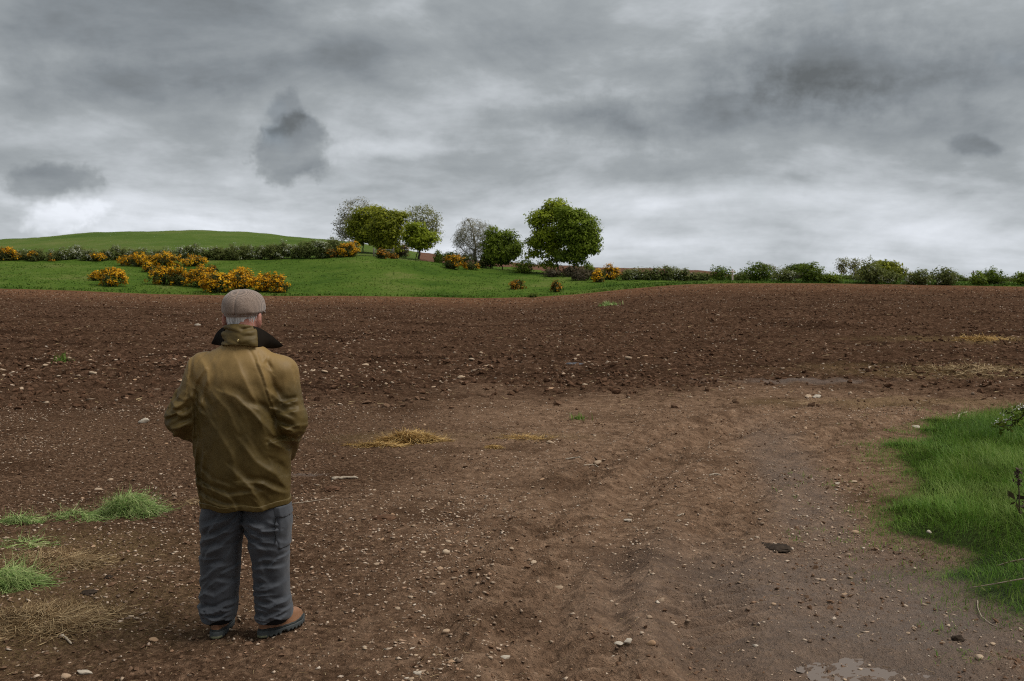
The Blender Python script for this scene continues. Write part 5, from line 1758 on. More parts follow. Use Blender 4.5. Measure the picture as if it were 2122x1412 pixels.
M_JACKET = cloth_mat('waxed_cotton', (0.074, 0.049, 0.012), (0.122, 0.082, 0.023), 0.55, 600, 0.0, 0.26, (1.10, 1.44, (0.34, 0.212, 0.076), 0.78))  # shoulders lightened in the colour, as if lit from above
M_COLLAR_OUT = cloth_mat('waxed_collar', (0.085, 0.056, 0.014), (0.135, 0.09, 0.026), 0.58, 600, 0.0, 0.26)
M_COLLAR = cloth_mat('dark_wing_cloth', (0.007, 0.005, 0.0035), (0.014, 0.010, 0.006), 0.85, 400, 0.0, 0.1)  # near-black brown for the two collar wings
M_TROUSER = cloth_mat('grey_trouser_cloth', (0.046, 0.049, 0.056), (0.068, 0.072, 0.080), 0.75, 700, 0.15, 0.25)
M_CUFF = cloth_mat('black_elastic', (0.006, 0.006, 0.007), (0.011, 0.011, 0.012), 0.85, 500)
M_LEATHER = cloth_mat('tan_leather', (0.185, 0.082, 0.038), (0.29, 0.145, 0.075), 0.5, 300, 0, 0.4)
M_RUBBER = cloth_mat('dark_rubber', (0.020, 0.023, 0.022), (0.038, 0.042, 0.040), 0.7, 200)
M_SOLE = cloth_mat('grey_sole', (0.045, 0.052, 0.052), (0.075, 0.082, 0.080), 0.75, 200)
M_HEEL = cloth_mat('olive_sole', (0.105, 0.105, 0.055), (0.15, 0.15, 0.085), 0.75, 200)
M_THREAD = cloth_mat('seam', (0.045, 0.030, 0.009), (0.065, 0.044, 0.014), 0.6, 500)

m_, t_ = new_mat('skin')
_p = t_.n('ShaderNodeTexCoord').outputs['Object']
_c = t_.mix(t_.rng(t_.noise(_p, 28, 4, 0.6), 0.3, 0.7), C(0.36, 0.145, 0.105), C(0.50, 0.235, 0.17))
_b = t_.n('ShaderNodeBsdfPrincipled', Base_Color=_c, Roughness=0.5)
_b.inputs['Subsurface Weight'].default_value = 0.15
_b.inputs['Subsurface Radius'].default_value = (0.01, 0.004, 0.002)
_b.inputs['Specular IOR Level'].default_value = 0.35
finish(t_, _b)
M_SKIN = m_

m_, t_ = new_mat('white_hair')
_c = t_.ramp(attr(t_, 'tint'), [(0.0, (0.34, 0.32, 0.30)), (0.45, (0.60, 0.58, 0.55)), (1.0, (0.82, 0.80, 0.77))])
_b = t_.n('ShaderNodeBsdfPrincipled', Base_Color=_c, Roughness=0.55)
finish(t_, _b)
M_HAIR = m_

# tweed: fine two-tone check laid diagonally, mirrored on the seam down the crown
m_, t_ = new_mat('tweed')
_p = t_.n('ShaderNodeTexCoord').outputs['Object']
_s = t_.n('ShaderNodeSeparateXYZ', Vector=_p)
_ax = t_.math('ABSOLUTE', _s.outputs[0])
_v = t_.math('SUBTRACT', _s.outputs[2], t_.math('MULTIPLY', _s.outputs[1], 0.55))
_vec = t_.n('ShaderNodeCombineXYZ', X=t_.math('ADD', _ax, _v), Y=t_.math('SUBTRACT', _v, _ax), Z=0.5).outputs[0]
_ck = t_.n('ShaderNodeTexChecker', Vector=_vec, Scale=230.0, Color1=C(0.36, 0.25, 0.185), Color2=C(0.066, 0.036, 0.024)).outputs[0]
_ck = t_.mix(0.45, _ck, t_.ramp(t_.noise(_p, 240, 3, 0.7), [(0.3, (0.10, 0.07, 0.05)), (0.7, (0.46, 0.38, 0.32))]))
_bm = t_.n('ShaderNodeBump', Strength=0.4, Distance=0.002, Height=t_.noise(_p, 300, 3, 0.6))
_b = t_.n('ShaderNodeBsdfPrincipled', Base_Color=_ck, Roughness=0.9, Normal=_bm)
_b.inputs['Sheen Weight'].default_value = 0.3
_b.inputs['Specular IOR Level'].default_value = 0.2
finish(t_, _b)
M_TWEED = m_


def make_person():
    man = empty('person', tuple(MAN), 'elderly man seen from behind in flat cap, olive jacket and grey trousers, hands in pockets', 'person')
    man['group'] = ''
    del man['group']
    HC = np.array([-0.030, 0.045, 0.0])          # axis of the head
    hrot = math.radians(-6)                      # head turned a little to his right

    def headspace(P):
        c, s_ = math.cos(-hrot), math.sin(-hrot)
        x, y = P[0] - HC[0], P[1] - HC[1]
        return (c * x - s_ * y, s_ * x + c * y, P[2])

    sh = {-1: (-0.212, 0.005, 1.325), 1: (0.178, 0.005, 1.305)}
    el_ = {-1: (-0.310, -0.035, 1.085), 1: (0.236, -0.035, 1.075)}
    wr = {-1: (-0.190, 0.145, 0.915), 1: (0.165, 0.150, 0.890)}
    hd = {-1: (-0.120, 0.172, 0.865), 1: (0.100, 0.175, 0.850)}

    # ---------------- body (head, neck, trunk, limbs, hands with fingers in the pockets)
    h = 0.0072
    lo, hi = (-0.40, -0.24, 0.02), (0.34, 0.30, 1.76)
    ax, P = grid(lo, hi, h)
    H = headspace(P)
    Pf, d = P, np.full(P[0].shape, 9.0)

    def zone(z0, z1, x0=-9.0, x1=9.0):
        i0, i1 = np.searchsorted(ax[0], [x0, x1]); k0, k1 = np.searchsorted(ax[2], [z0, z1])
        sl = (slice(i0, i1), slice(None), slice(k0, k1))
        return sl, tuple(q[sl] for q in Pf)
    full, hs = d, zone(1.37, 1.80)
    P = hs[1]; H = headspace(P)
    d = ell(H, (0, 0.010, 1.605), (0.076, 0.096, 0.100))
    d = smin(d, ell(H, (0, 0.035, 1.555), (0.062, 0.072, 0.085)), 0.03)                    # jaw and face
    d = smin(d, cone(H, (0, 0.108, 1.595), (0, 0.126, 1.568), 0.010, 0.014), 0.012)          # nose
    for sx_ in (-1, 1):
        d = smax(d, -ell(H, (sx_ * 0.030, 0.112, 1.602), (0.016, 0.014, 0.010)), 0.010)       # eye sockets
        d = smin(d, ell(H, (sx_ * 0.030, 0.092, 1.601), (0.012, 0.012, 0.011)), 0.004)
    d = smin(d, ell(H, (0, 0.105, 1.535), (0.024, 0.010, 0.007)), 0.010)                     # lips
    for sx_ in (-1, 1):
        e = ell(H, (sx_ * 0.091, -0.006, 1.577), (0.0135, 0.021, 0.038))
        e = smax(e, -ell(H, (sx_ * 0.103, 0.008, 1.580), (0.010, 0.012, 0.022)), 0.006)
        d = smin(d, e, 0.008)
    d = smin(d, cone(P, (-0.018, 0.030, 1.56), (-0.014, -0.012, 1.42), 0.056, 0.066), 0.03)
    full[hs[0]] = d
    d = full
    ts = zone(0.55, 1.50)
    body = column(ts[1], [(0.64, .130, .085, -.006, .01), (0.80, .165, .105, -.006, .01), (1.0, .165, .11, -.02, .0), (1.2, .18, .105, -.02, -.02), (1.34, .165, .09, -.02, -.02), (1.42, .09, .07, -.016, -.01)])
    d[ts[0]] = smin(d[ts[0]], body, 0.05)
    for s_ in (-1, 1):
        asl = zone(0.76, 1.42, -9.0 if s_ < 0 else 0.02, -0.02 if s_ < 0 else 9.0)
        P = asl[1]; d = full[asl[0]]
        d = smin(d, cone(P, sh[s_], el_[s_], 0.050, 0.042), 0.03)
        d = smin(d, cone(P, el_[s_], wr[s_], 0.040, 0.028), 0.02)
        w0, h0 = np.array(wr[s_]), np.array(hd[s_])
        dr = (h0 - w0) / np.linalg.norm(h0 - w0)
        d = smin(d, cone(P, w0, w0 + dr * 0.075, 0.024, 0.029), 0.015)
        upv = np.array([0, 0, 1.0]) - dr * dr[2]; upv /= np.linalg.norm(upv)
        for k, (off, ln) in enumerate([(0.030, 0.062), (0.010, 0.070), (-0.010, 0.066), (-0.030, 0.052)]):
            a = w0 + dr * 0.075 + upv * off
            mid_ = a + dr * ln * 0.55 - np.array([0, 0.004, 0])
            tip = a + dr * ln - np.array([0, 0.014, 0.006])
            d = smin(d, cone(P, a, mid_, 0.0098, 0.0090), 0.004)
            d = smin(d, cone(P, mid_, tip, 0.0090, 0.0078), 0.003)
        a = w0 + dr * 0.02 + upv * 0.026
        d = smin(d, cone(P, a, a + dr * 0.045 + upv * 0.030, 0.012, 0.009), 0.006)
        full[asl[0]] = d
    lsl = zone(0.0, 0.80)
    P = lsl[1]; d = full[lsl[0]]
    lx = {-1: -0.128, 1: 0.122}
    for s_ in (-1, 1):
        d = smin(d, cone(P, (s_ * 0.09, 0.012, .68), (lx[s_], 0.012, .42), 0.068, 0.052), 0.02)
        d = smin(d, cone(P, (lx[s_], 0.012, .42), (lx[s_] + s_ * 0.008, 0.0, .09), 0.054, 0.036), 0.03)
    full[lsl[0]] = d
    V, Q = surface_nets(full, lo, h)
    link('body', mesh_np('body', V, Q), M_SKIN, man)

    # ---------------- hair: close white hair below the cap
    r = np.random.default_rng(5)
    hair_lo = (-0.14, -0.12, 1.48); ax, P = grid(hair_lo, (0.10, 0.14, 1.68), 0.005)
    H = headspace(P)
    sk = smin(ell(H, (0, 0.010, 1.622), (0.082, 0.102, 0.108)), ell(H, (0, 0.005, 1.562), (0.066, 0.078, 0.07)), 0.03)
    cut = smax(H[1] - 0.055, 1.528 + 0.45 * np.maximum(H[1] + 0.04, 0) - H[2], 0.01)
    cut = np.maximum(cut, 0.016 - np.sqrt((np.abs(H[0]) - 0.086) ** 2 + (H[1] - 0.006) ** 2 + ((H[2] - 1.578) * 0.4) ** 2) - 0.004)
    V, Q = surface_nets(np.maximum(sk + 0.004 * vn3(H[0] * 120, H[1] * 120, H[2] * 30), cut), hair_lo, 0.005)
    Q3 = np.concatenate([Q[:, [0, 1, 2]], Q[:, [0, 2, 3]]])
    parts = [(V, Q3, {'tint': np.clip(0.45 + 1.6 * vn3(V[:, 0] * 160, V[:, 1] * 160, V[:, 2] * 30), 0, 1)})]
    n = 2600
    th = r.uniform(-2.25, 2.25, n); zz = r.uniform(1.545, 1.63, n)
    rx = np.interp(zz, [1.53, 1.58, 1.63], [0.066, 0.080, 0.083]); ry = np.interp(zz, [1.53, 1.58, 1.63], [0.072, 0.088, 0.094])
    hx, hy = rx * np.sin(th), 0.008 - ry * np.cos(th)
    k = ~((np.abs(np.abs(th) - 1.62) < 0.30) & (zz < 1.615))
    th, zz, hx, hy = th[k], zz[k], hx[k], hy[k]
    n = len(th)
    c, s_ = math.cos(hrot), math.sin(hrot)
    gx, gy = c * hx - s_ * hy + HC[0], s_ * hx + c * hy + HC[1]
    L = r.uniform(0.018, 0.040, n)
    dirx = r.normal(0.25, 0.22, n)
    inw = np.stack([-np.sin(th), np.cos(th)], 1) * 0.22
    P0 = np.stack([gx, gy, zz], 1)
    P1 = P0 + L[:, None] * 0.5 * np.stack([dirx * 0.5 - inw[:, 0] * -0.3, inw[:, 1] * -0.3, np.full(n, -0.95)], 1)
    P2 = P1 + L[:, None] * 0.5 * np.stack([dirx * 0.6 + inw[:, 0], inw[:, 1], np.full(n, -0.9)], 1)
    tang = np.stack([np.cos(th), np.sin(th), np.zeros(n)], 1) * 0.0011
    VV = np.stack([P0 - tang, P0 + tang, P1 - tang * .8, P1 + tang * .8, P2], 1).reshape(-1, 3)
    FF = (np.array([(0, 1, 3), (0, 3, 2), (2, 3, 4)])[None] + (np.arange(n) * 5)[:, None, None]).reshape(-1, 3)
    parts.append((VV, FF, {'tint': np.repeat(np.clip(r.normal(0.6, 0.25, n), 0, 1), 5)}))
    V, F, A = cat_mesh(parts)
    link('hair', mesh_np('hair', V, F, True, A), M_HAIR, man)

    # ---------------- flat cap
    lo = (-0.16, -0.16, 1.55); h = 0.0042
    ax, P = grid(lo, (0.12, 0.26, 1.77), h)
    H = headspace(P)
    crown = ell(H, (0, 0.018, 1.634), (0.1010, 0.128, 0.099), 2.35)
    crown = smax(crown, (1.606 + 0.10 * (H[1] + 0.06)) - H[2], 0.016)
    crown = smax(crown, H[2] - (1.745 - 0.40 * np.maximum(H[1] - 0.0, 0)), 0.02)
    seam = 0.0035 * np.exp(-(H[0] / 0.0040) ** 2) * (H[1] < 0.06)
    d = crown + seam - 0.004 * fabric(H, 3, 1.0, 14, 10)
    V, Q = surface_nets(d, lo, h)
    cap = link('flat_cap', mesh_np('flat_cap', V - np.array([HC[0], HC[1], 1.62]), Q), M_TWEED, man, (HC[0], HC[1], 1.62))
    band = smax(np.abs(ell(H, (0, 0.012, 1.612), (0.0855, 0.106, 0.09), 2.2)) - 0.005, np.abs(H[2] - 1.604 - 0.10 * (H[1] + 0.06)) - 0.008, 0.004)
    V, Q = surface_nets(band, lo, h)
    link('cap_band', mesh_np('cap_band', V - np.array([HC[0], HC[1], 1.62]), Q), M_TWEED, cap)
    peak = smax(ell(H, (0, 0.105, 1.612), (0.078, 0.085, 0.03)), np.abs(H[2] - 1.618 + 0.5 * (H[1] - 0.12) * (H[1] > 0.12)) - 0.006, 0.004)
    peak = np.maximum(peak, 0.10 - H[1])
    V, Q = surface_nets(peak, lo, h)
    link('cap_peak', mesh_np('cap_peak', V - np.array([HC[0], HC[1], 1.62]), Q), M_TWEED, cap)

    # ---------------- jacket
    lo = (-0.44, -0.26, 0.60); h = 0.0058
    ax, P = grid(lo, (0.36, 0.30, 1.53), h)
    X, Y, Z = P
    hem = 0.652 + 0.07 * np.maximum(X, 0) ** 1.5 + 0.006 * np.sin(X * 38 + 1.0) + 0.05 * np.maximum(-X - 0.15, 0)
    tors = column(P, [(0.60, .213, .160, -.004, .012), (0.655, .214, .163, -.004, .012), (0.80, .224, .172, -.006, .006), (0.95, .232, .172, -.012, .0), (1.10, .222, .165, -.022, -.010),
                      (1.22, .212, .158, -.024, -.018), (1.31, .198, .145, -.022, -.020), (1.375, .160, .122, -.020, -.016), (1.42, .115, .096, -.018, -.010), (1.452, .084, .078, -.016, -.004), (1.50, .066, .066, -.016, .002)])
    d = tors
    # trapezius slope down to the shoulders
    for s_ in (-1, 1):
        d = smin(d, cone(P, (-0.018 + s_ * 0.045, -0.012, 1.405), (sh[s_][0] - s_ * 0.01, -0.004, sh[s_][2] + 0.012), 0.052, 0.066), 0.05)
    arms = None
    for s_ in (-1, 1):
        a = cone(P, sh[s_], el_[s_], 0.084, 0.072)
        w0 = np.array(wr[s_])
        b = cone(P, el_[s_], tuple(w0), 0.071, 0.054)
        a = smin(a, b, 0.035)
        # bulges of the cloth at shoulder and elbow
        a = a - 0.010 * np.exp(-(((X - el_[s_][0]) ** 2 + (Z - el_[s_][2] - 0.03) ** 2) / 0.004))
        # sleeve creases ringed around the bend
        t = (Z - el_[s_][2])
        ring = np.sin(2 * np.pi * (t + 0.55 * (X - el_[s_][0]) * s_ + 0.5 * Y + 0.03 * vn3(X * 12, Y * 12, Z * 12, 8 + s_)) / 0.058)
        a = a - 0.0085 * np.sign(ring) * np.abs(ring) ** 0.7 * np.exp(-((t + 0.01) / 0.11) ** 2) * smooth(0.075, -0.03, s_ * (X - el_[s_][0]) - 0.0)
        arms = a if arms is None else np.minimum(arms, a)
    top = smooth(1.22, 1.34, Z)
    d = smin(d, arms, 0.016) * (1 - top) + smin(d, arms, 0.05) * top
    back = smooth(0.06, -0.02, Y)
    rf = np.random.default_rng(77)

    def stray(n, x0, x1, y0, y1, ln, ang0, ang1, a0, a1, w0_, w1_):
        out = []
        for _ in range(n):
            cx_, cy_ = rf.uniform(x0, x1), rf.uniform(y0, y1); a_ = math.radians(rf.uniform(ang0, ang1)); l_ = ln * rf.uniform(0.5, 1.3)
            k_ = rf.normal(0, 0.22)
            out.append(([(cx_ - l_ * math.cos(a_), cy_ - l_ * math.sin(a_)), (cx_ + k_ * l_ * math.sin(a_), cy_ - k_ * l_ * math.cos(a_)), (cx_ + l_ * math.cos(a_), cy_ + l_ * math.sin(a_))], rf.uniform(a0, a1), rf.uniform(w0_, w1_)))
        return out
    F_ = stray(9, 430, 570, 960, 1035, 30, 10, 70, 0.003, 0.006, 3, 6) + stray(8, 420, 560, 760, 950, 42, 35, 75, 0.002, 0.005, 5, 9) + stray(7, 584, 626, 810, 930, 15, -20, 40, 0.005, 0.009, 3, 5) + stray(7, 362, 400, 815, 915, 15, 140, 200, 0.005, 0.009, 3, 5) + [([(487, 806), (510, 815), (540, 842), (572, 880), (592, 915)], 0.011, 9), ([(535, 832), (556, 842), (572, 866)], 0.008, 6),
          ([(520, 985), (560, 990), (598, 1018)], 0.008, 6), ([(500, 958), (536, 996), (560, 1040)], 0.008, 7), ([(575, 950), (590, 985), (600, 1012)], 0.008, 6),
          ([(423, 905), (416, 960), (426, 1030)], 0.009, 7), ([(440, 930), (432, 985), (445, 1035)], 0.006, 7), ([(408, 800), (414, 860), (410, 940)], 0.009, 7),
          ([(452, 745), (418, 790), (412, 830)], 0.006, 8), ([(470, 740), (440, 800), (436, 860)], 0.005, 10), ([(505, 742), (530, 790), (556, 850), (566, 900)], 0.006, 9),
          ([(548, 742), (562, 775), (572, 812)], 0.009, 6), ([(558, 738), (556, 752), (572, 768)], 0.006, 4), ([(545, 735), (548, 748), (562, 756)], 0.005, 4),
          ([(470, 880), (500, 930), (512, 990)], 0.006, 11), ([(450, 1000), (490, 1015), (540, 1008)], 0.006, 6), ([(430, 1018), (470, 1034), (520, 1036)], 0.005, 5),
          ([(520, 905), (548, 945), (585, 975)], 0.007, 9), ([(398, 742), (402, 775), (400, 820)], 0.006, 5),
          ([(573, 806), (590, 826), (612, 834)], 0.011, 6), ([(582, 842), (602, 850), (626, 846)], 0.011, 6), ([(580, 868), (604, 880), (630, 876)], 0.010, 6), ([(592, 905), (608, 912), (624, 900)], 0.009, 6),
          ([(400, 826), (384, 838), (366, 828)], 0.011, 6), ([(396, 856), (380, 850), (358, 858)], 0.010, 6), ([(402, 872), (384, 884), (358, 882)], 0.010, 6), ([(404, 905), (390, 912), (372, 905)], 0.008, 6),
          ([(612, 770), (620, 810), (630, 850)], 0.006, 5), ([(378, 770), (368, 810), (358, 850)], 0.006, 5)]
    d = d - back * folds(P, F_)
    d = d - fabric(P, 21, 0.0030, 9, 4.5) * smooth(1.46, 1.35, Z) - fabric(P, 22, 0.0018, 26, 14)
    # raglan seams run as shallow grooves
    x2, z2 = X[:, 0, :], Z[:, 0, :]
    gro = np.zeros_like(x2)
    seams = [[(448, 716), (425, 738), (408, 764), (402, 800), (403, 850)], [(520, 712), (540, 742), (556, 775), (568, 815), (580, 860)]]
    for sm in seams:
        dd = seg_dist(x2, z2, [mp(*p) for p in sm])[0]
        gro = np.maximum(gro, np.exp(-(dd / 0.0045) ** 2))
    d = d + back * 0.0045 * gro[:, None, :]
    hh = (hem - Z)
    d = np.maximum(d, hh)
    cav = np.maximum(tors + 0.022, Z - 0.80)
    d = np.maximum(d, -cav)
    V, Q = surface_nets(d, lo, h)
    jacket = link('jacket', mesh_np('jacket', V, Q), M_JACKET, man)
    # hem band stitched round the bottom
    hb = np.maximum(np.maximum(tors - 0.0055 - back * folds(P, F_) - fabric(P, 21, 0.0045, 9, 4.5), -(tors + 0.012)), np.maximum(hem - 0.004 - Z, Z - hem - 0.026))
    V, Q = surface_nets(hb, lo, h)
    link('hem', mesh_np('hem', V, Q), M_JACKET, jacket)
    # collar: stand at the back, turned up and opening into two wings
    top = np.array([(-.184, .055, 1.462), (-.158, .030, 1.508), (-.118, .004, 1.540), (-.066, -.040, 1.556), (-.015, -.056, 1.557), (.030, -.046, 1.552), (.072, -.004, 1.535), (.122, .026, 1.497), (.176, .050, 1.446)])
    bot = np.array([(-.176, .050, 1.452), (-.140, .012, 1.450), (-.108, -.034, 1.452), (-.070, -.082, 1.456), (-.012, -.098, 1.457), (.046, -.086, 1.452), (.080, -.040, 1.444), (.092, .004, 1.438), (.128, .040, 1.432)])

    def loft(t0, t1, nt, nv, wr_):
        t = np.linspace(t0, t1, nt); v = np.linspace(0, 1, nv)
        def sp(A):
            q = np.arange(9)
            tt = np.clip(t, 0, 8); i = np.clip(np.floor(tt).astype(int), 0, 7); f = (tt - i)[:, None]
            p0, p1, p2, p3 = A[np.maximum(i - 1, 0)], A[i], A[i + 1], A[np.minimum(i + 2, 8)]
            return 0.5 * ((2 * p1) + (-p0 + p2) * f + (2 * p0 - 5 * p1 + 4 * p2 - p3) * f ** 2 + (-p0 + 3 * p1 - 3 * p2 + p3) * f ** 3)
        T_, B_ = sp(top), sp(bot)
        W = B_[:, None] * (1 - v)[None, :, None] + T_[:, None] * v[None, :, None]
        nrm = np.stack([np.sin((t - 4) * 0.42), -np.cos((t - 4) * 0.42), np.zeros(nt)], 1)
        bul = 0.010 * np.sin(np.pi * v) + wr_ * (0.017 * vn2(t[:, None] * 1.1 + v[None] * 1.2 + 3, v[None] * 5.5 - 0.8 * np.abs(t[:, None] - 4.1), 4) + 0.003 * vn2(t[:, None] * 3, v[None] * 9, 5) - 0.007)
        W = W + nrm[:, None] * (bul if np.ndim(bul) == 2 else bul[None])[:, :, None]
        V = W.reshape(-1, 3)
        i = np.arange(nt - 1)[:, None] * nv; j = np.arange(nv - 1)[None]
        Q = np.stack([i + j, i + nv + j, i + nv + j + 1, i + j + 1], -1).reshape(-1, 4)
        return V, Q
    for nm, t0, t1, mt, wv, thick in (('collar', 2.3, 5.55, M_COLLAR_OUT, 1.0, 0.006), ('collar_wing', 0.0, 2.45, M_COLLAR, 0.0, 0.0035), ('collar_wing', 5.35, 8.0, M_COLLAR, 0.0, 0.0035)):
        V, Q = loft(t0, t1, 40, 22, wv)
        o = link(nm, mesh_np(nm, V, Q), mt, jacket)
        md = o.modifiers.new('thickness', 'SOLIDIFY'); md.thickness = thick; md.offset = 0
    # brass snap
    bx, bz = mp(506, 703)
    th = np.linspace(0, 2 * np.pi, 20, endpoint=False)
    rings = [(0.0055, 0.0), (0.0055, 0.0020), (0.0036, 0.0024), (0.0030, 0.0012), (0.0, 0.0012)]
    V = np.concatenate([np.stack([rr * np.cos(th), np.full(20, -yy), rr * np.sin(th)], 1) for rr, yy in rings])
    k = np.arange(20); k2 = (k + 1) % 20
    Q = np.concatenate([np.stack([i * 20 + k, i * 20 + k2, (i + 1) * 20 + k2, (i + 1) * 20 + k], 1) for i in range(4)])
    m, t = new_mat('brass')
    finish(t, t.n('ShaderNodeBsdfPrincipled', Base_Color=C(0.75, 0.58, 0.26), Roughness=0.3, Metallic=1.0))
    link('snap_button', mesh_np('snap_button', V, Q), m, jacket, (bx, -0.112, bz))

    # ---------------- trousers
    lo = (-0.27, -0.20, 0.03); h = 0.0054
    ax, P = grid(lo, (0.28, 0.22, 0.80), h)
    X, Y, Z = P
    ltab = [(0.055, .070, .080, -.137, .006), (0.085, .083, .095, -.139, .006), (0.12, .088, .098, -.139, .006), (0.20, .090, .096, -.136, .008), (0.33, .0945, .104, -.131, .012), (0.45, .098, .112, -.126, .010), (0.53, .106, .118, -.118, .006), (0.57, .116, .122, -.116, .004), (0.68, .104, .122, -.104, 0.01), (0.80, .100, .118, -.100, .01)]
    rtab = [(0.055, .070, .080, .136, .010), (0.085, .085, .100, .140, .012), (0.12, .090, .102, .140, .012), (0.20, .087, .098, .131, .010), (0.33, .0875, .104, .124, .012), (0.45, .094, .112, .117, .010), (0.53, .102, .118, .110, .006), (0.57, .112, .122, .108, .004), (0.68, .100, .122, .098, 0.01), (0.80, .096, .118, .094, .01)]
    dl, dr_ = column(P, ltab), column(P, rtab)
    hip = smooth(0.50, 0.58, Z)
    d = np.minimum(dl, dr_) * (1 - hip) + smin(dl, dr_, 0.03) * hip
    back = smooth(0.06, -0.02, Y)
    TF = stray(16, 425, 490, 1060, 1240, 26, -60, 5, 0.004, 0.008, 3, 6) + stray(16, 525, 592, 1060, 1240, 24, -35, 45, 0.004, 0.008, 3, 6) + stray(8, 425, 482, 1245, 1284, 18, -15, 15, 0.005, 0.009, 2.5, 4) + stray(8, 535, 598, 1240, 1284, 20, -25, 12, 0.005, 0.009, 2.5, 4) + [([(430, 1085), (460, 1072), (495, 1062)], 0.008, 6), ([(428, 1110), (462, 1100), (502, 1080)], 0.008, 6), ([(430, 1140), (465, 1125), (502, 1095)], 0.008, 8), ([(440, 1180), (470, 1160), (497, 1120)], 0.006, 8),
          ([(430, 1215), (455, 1225), (488, 1205)], 0.006, 6), ([(425, 1250), (452, 1258), (488, 1238)], 0.007, 5), ([(436, 1266), (458, 1272), (484, 1262)], 0.009, 4), ([(424, 1276), (450, 1280), (482, 1276)], 0.008, 3.5),
          ([(462, 1170), (440, 1215), (432, 1250)], 0.005, 8),
          ([(514, 1062), (540, 1078), (568, 1084)], 0.008, 6), ([(514, 1080), (545, 1102), (570, 1108)], 0.008, 6), ([(520, 1130), (548, 1124), (580, 1130)], 0.006, 7), ([(528, 1170), (560, 1166), (594, 1168)], 0.006, 5),
          ([(530, 1215), (560, 1212), (592, 1200)], 0.006, 7), ([(535, 1240), (562, 1246), (598, 1230)], 0.008, 5), ([(534, 1262), (560, 1270), (600, 1256)], 0.009, 4.5), ([(534, 1276), (560, 1281), (600, 1268)], 0.008, 3.5),
          ([(556, 1105), (546, 1150), (560, 1200)], 0.005, 9)]
    fd = folds(P, TF)
    d = d - back * fd - fabric(P, 31, 0.006, 10, 6) - fabric(P, 32, 0.002, 26, 16)
    # seat seam
    d = d + 0.006 * np.exp(-((X + 0.005) / 0.006) ** 2) * (Z > 0.52) * back
    cz = 0.088 + 0.012 * np.sin(X * 45) + 0.03 * np.maximum(Y, 0) + np.where(X > 0, 0.05 * (X - 0.10), 0)
    body_d = np.maximum(d, cz - Z)
    V, Q = surface_nets(body_d, lo, h)
    trousers = link('trousers', mesh_np('trousers', V, Q), M_TROUSER, man)
    for s_, dd in ((-1, dl), (1, dr_)):
        cf = np.maximum(np.maximum(dd + 0.010, 0.064 - Z), Z - cz - 0.03)
        V, Q = surface_nets(cf, lo, h)
        link('ankle_cuff', mesh_np('ankle_cuff', V, Q), M_CUFF, trousers)
    # cargo pocket on his right thigh
    px0, pz1 = mp(567, 1044); px1, pz0 = mp(600, 1128)
    reg_ = box(P, ((px0 + px1 + 0.03) / 2, -0.02, (pz0 + pz1) / 2), ((px1 + 0.03 - px0) / 2, 0.075, (pz1 - pz0) / 2), 0.01)
    pk = np.maximum(np.maximum(d - 0.0085, reg_), -(d + 0.008))
    V, Q = surface_nets(pk, lo, h)
    pocket = link('cargo_pocket', mesh_np('cargo_pocket', V, Q), M_TROUSER, trousers)
    _, fz = mp(570, 1062)
    regf = box(P, ((px0 + px1 + 0.026) / 2, -0.02, (fz + pz1) / 2), ((px1 + 0.038 - px0) / 2, 0.08, (pz1 - fz) / 2 + 0.004), 0.006)
    fl = np.maximum(np.maximum(d - 0.0150, regf), -(d + 0.004))
    V, Q = surface_nets(fl, lo, h)
    link('pocket_flap', mesh_np('pocket_flap', V, Q), M_TROUSER, pocket)
    zx, zz0 = mp(581, 1115); _, zz1 = mp(581, 1060)
    regz = box(P, (zx, -0.08, (zz0 + zz1) / 2), (0.0035, 0.10, (zz1 - zz0) / 2))
    zp = np.maximum(np.maximum(d - 0.0115, regz), -(d - 0.004))
    V, Q = surface_nets(zp, lo, h)
    if len(Q):
        link('zip', mesh_np('zip', V, Q), M_CUFF, pocket)

    # ---------------- boots, heel at the origin, toe along +y
    lo = (-0.08, -0.06, -0.01); h = 0.004
    ax, P = grid(lo, (0.08, 0.30, 0.17), h)
    X, Y, Z = P
    bend = 0.012 * np.sin(np.pi * np.clip(Y / 0.26, 0, 1))
    wid = np.interp(Y[0, :, 0], [-0.05, -0.02, 0.03, 0.09, 0.17, 0.22, 0.26, 0.29], [0.012, 0.034, 0.042, 0.040, 0.050, 0.048, 0.036, 0.010])[None, :, None]
    out2 = np.maximum(np.abs(X - bend) - wid, np.maximum(-0.046 - Y, Y - 0.278))
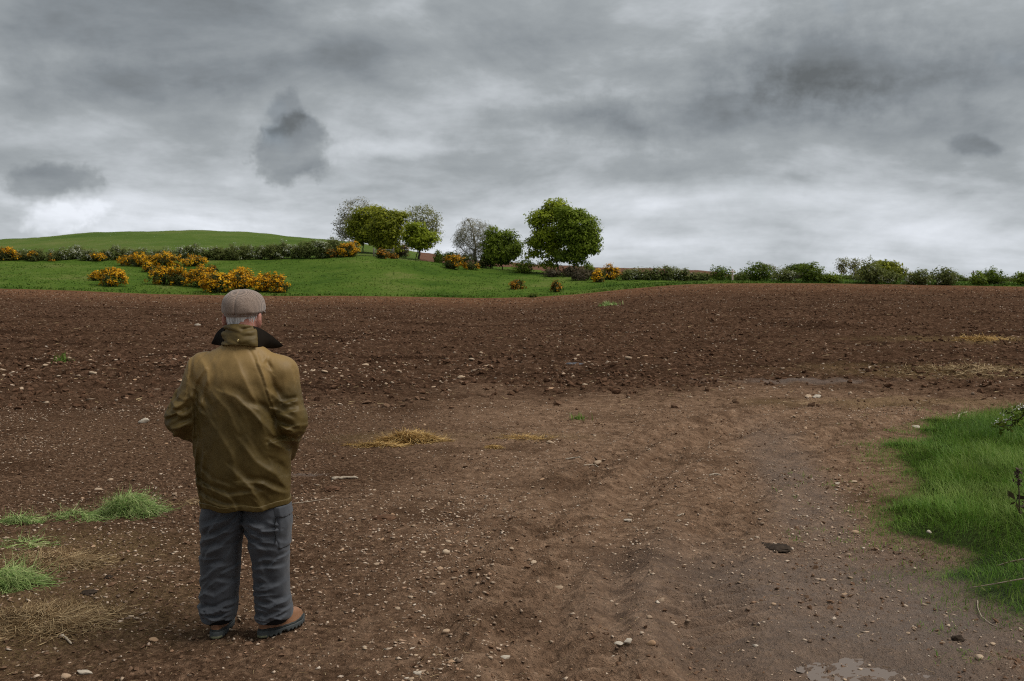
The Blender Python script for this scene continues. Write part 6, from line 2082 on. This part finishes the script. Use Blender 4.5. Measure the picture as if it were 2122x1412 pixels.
    topz = np.interp(Y[0, :, 0], [-0.05, 0.0, 0.08, 0.12, 0.18, 0.23, 0.27], [0.13, 0.135, 0.135, 0.118, 0.098, 0.090, 0.066])[None, :, None]
    upper = smax(out2 + 0.006 + 0.32 * np.maximum(Z - 0.030, 0) * (0.35 + 0.5 * smooth(0.1, 0.22, Y)), Z - topz, 0.022)
    upper = smax(upper, 0.026 - Z, 0.003) - 0.0015 * fabric(P, 41, 1.0, 30, 30)
    groove = np.abs(Z - 0.054 + 0.12 * Y)
    upper = upper + 0.002 * np.exp(-(groove / 0.003) ** 2) * (Y > 0.09) + 0.002 * np.exp(-((Y - 0.195 - 0.6 * (Z - 0.05)) / 0.003) ** 2)
    sole = smax(out2, np.maximum(-Z, Z - (0.028 + 0.010 * smooth(0.06, -0.04, Y) + 0.016 * smooth(0.22, 0.28, Y))), 0.004)
    lug = 0.5 + 0.5 * np.sign(np.sin(2 * np.pi * Y / 0.028))
    sole = np.maximum(sole, np.where(lug > 0.5, -1.0, 0.008 - Z))
    sole = np.maximum(sole, -np.maximum(Z - 0.012, np.abs(Y - 0.09) - 0.016))
    rand = np.maximum(np.maximum(upper - 0.0035, -(upper + 0.006)), np.maximum(0.027 - Z, Z - (0.038 + 0.010 * smooth(0.08, -0.03, Y) + 0.010 * smooth(0.17, 0.25, Y))))
    heel = np.maximum(np.maximum(out2 - 0.0025, -(out2 + 0.01)), np.maximum(np.maximum(0.003 - Z, Z - 0.017), np.maximum(np.abs(X - 0.003) - 0.030, Y - 0.03)))
    ms = {}
    for nm, dd, mt in (('boot_upper', upper, M_LEATHER), ('sole', sole, M_SOLE), ('rand', rand, M_RUBBER), ('heel_insert', heel, M_HEEL)):
        V, Q = surface_nets(dd, lo, h)
        me = mesh_np(nm, V, Q); me.materials.append(mt); ms[nm] = me
    for (x, y, rz, lab) in ((-0.136, -0.036, math.radians(5), None), (0.104, -0.026, math.radians(-31), None)):
        bo = link('boot', ms['boot_upper'], None, man, (x, y, 0.0), (0, 0, rz))
        bo.scale = (0.94, 0.94, 0.97)
        for nm in ('sole', 'rand', 'heel_insert'):
            link(nm, ms[nm], None, bo)


make_person()
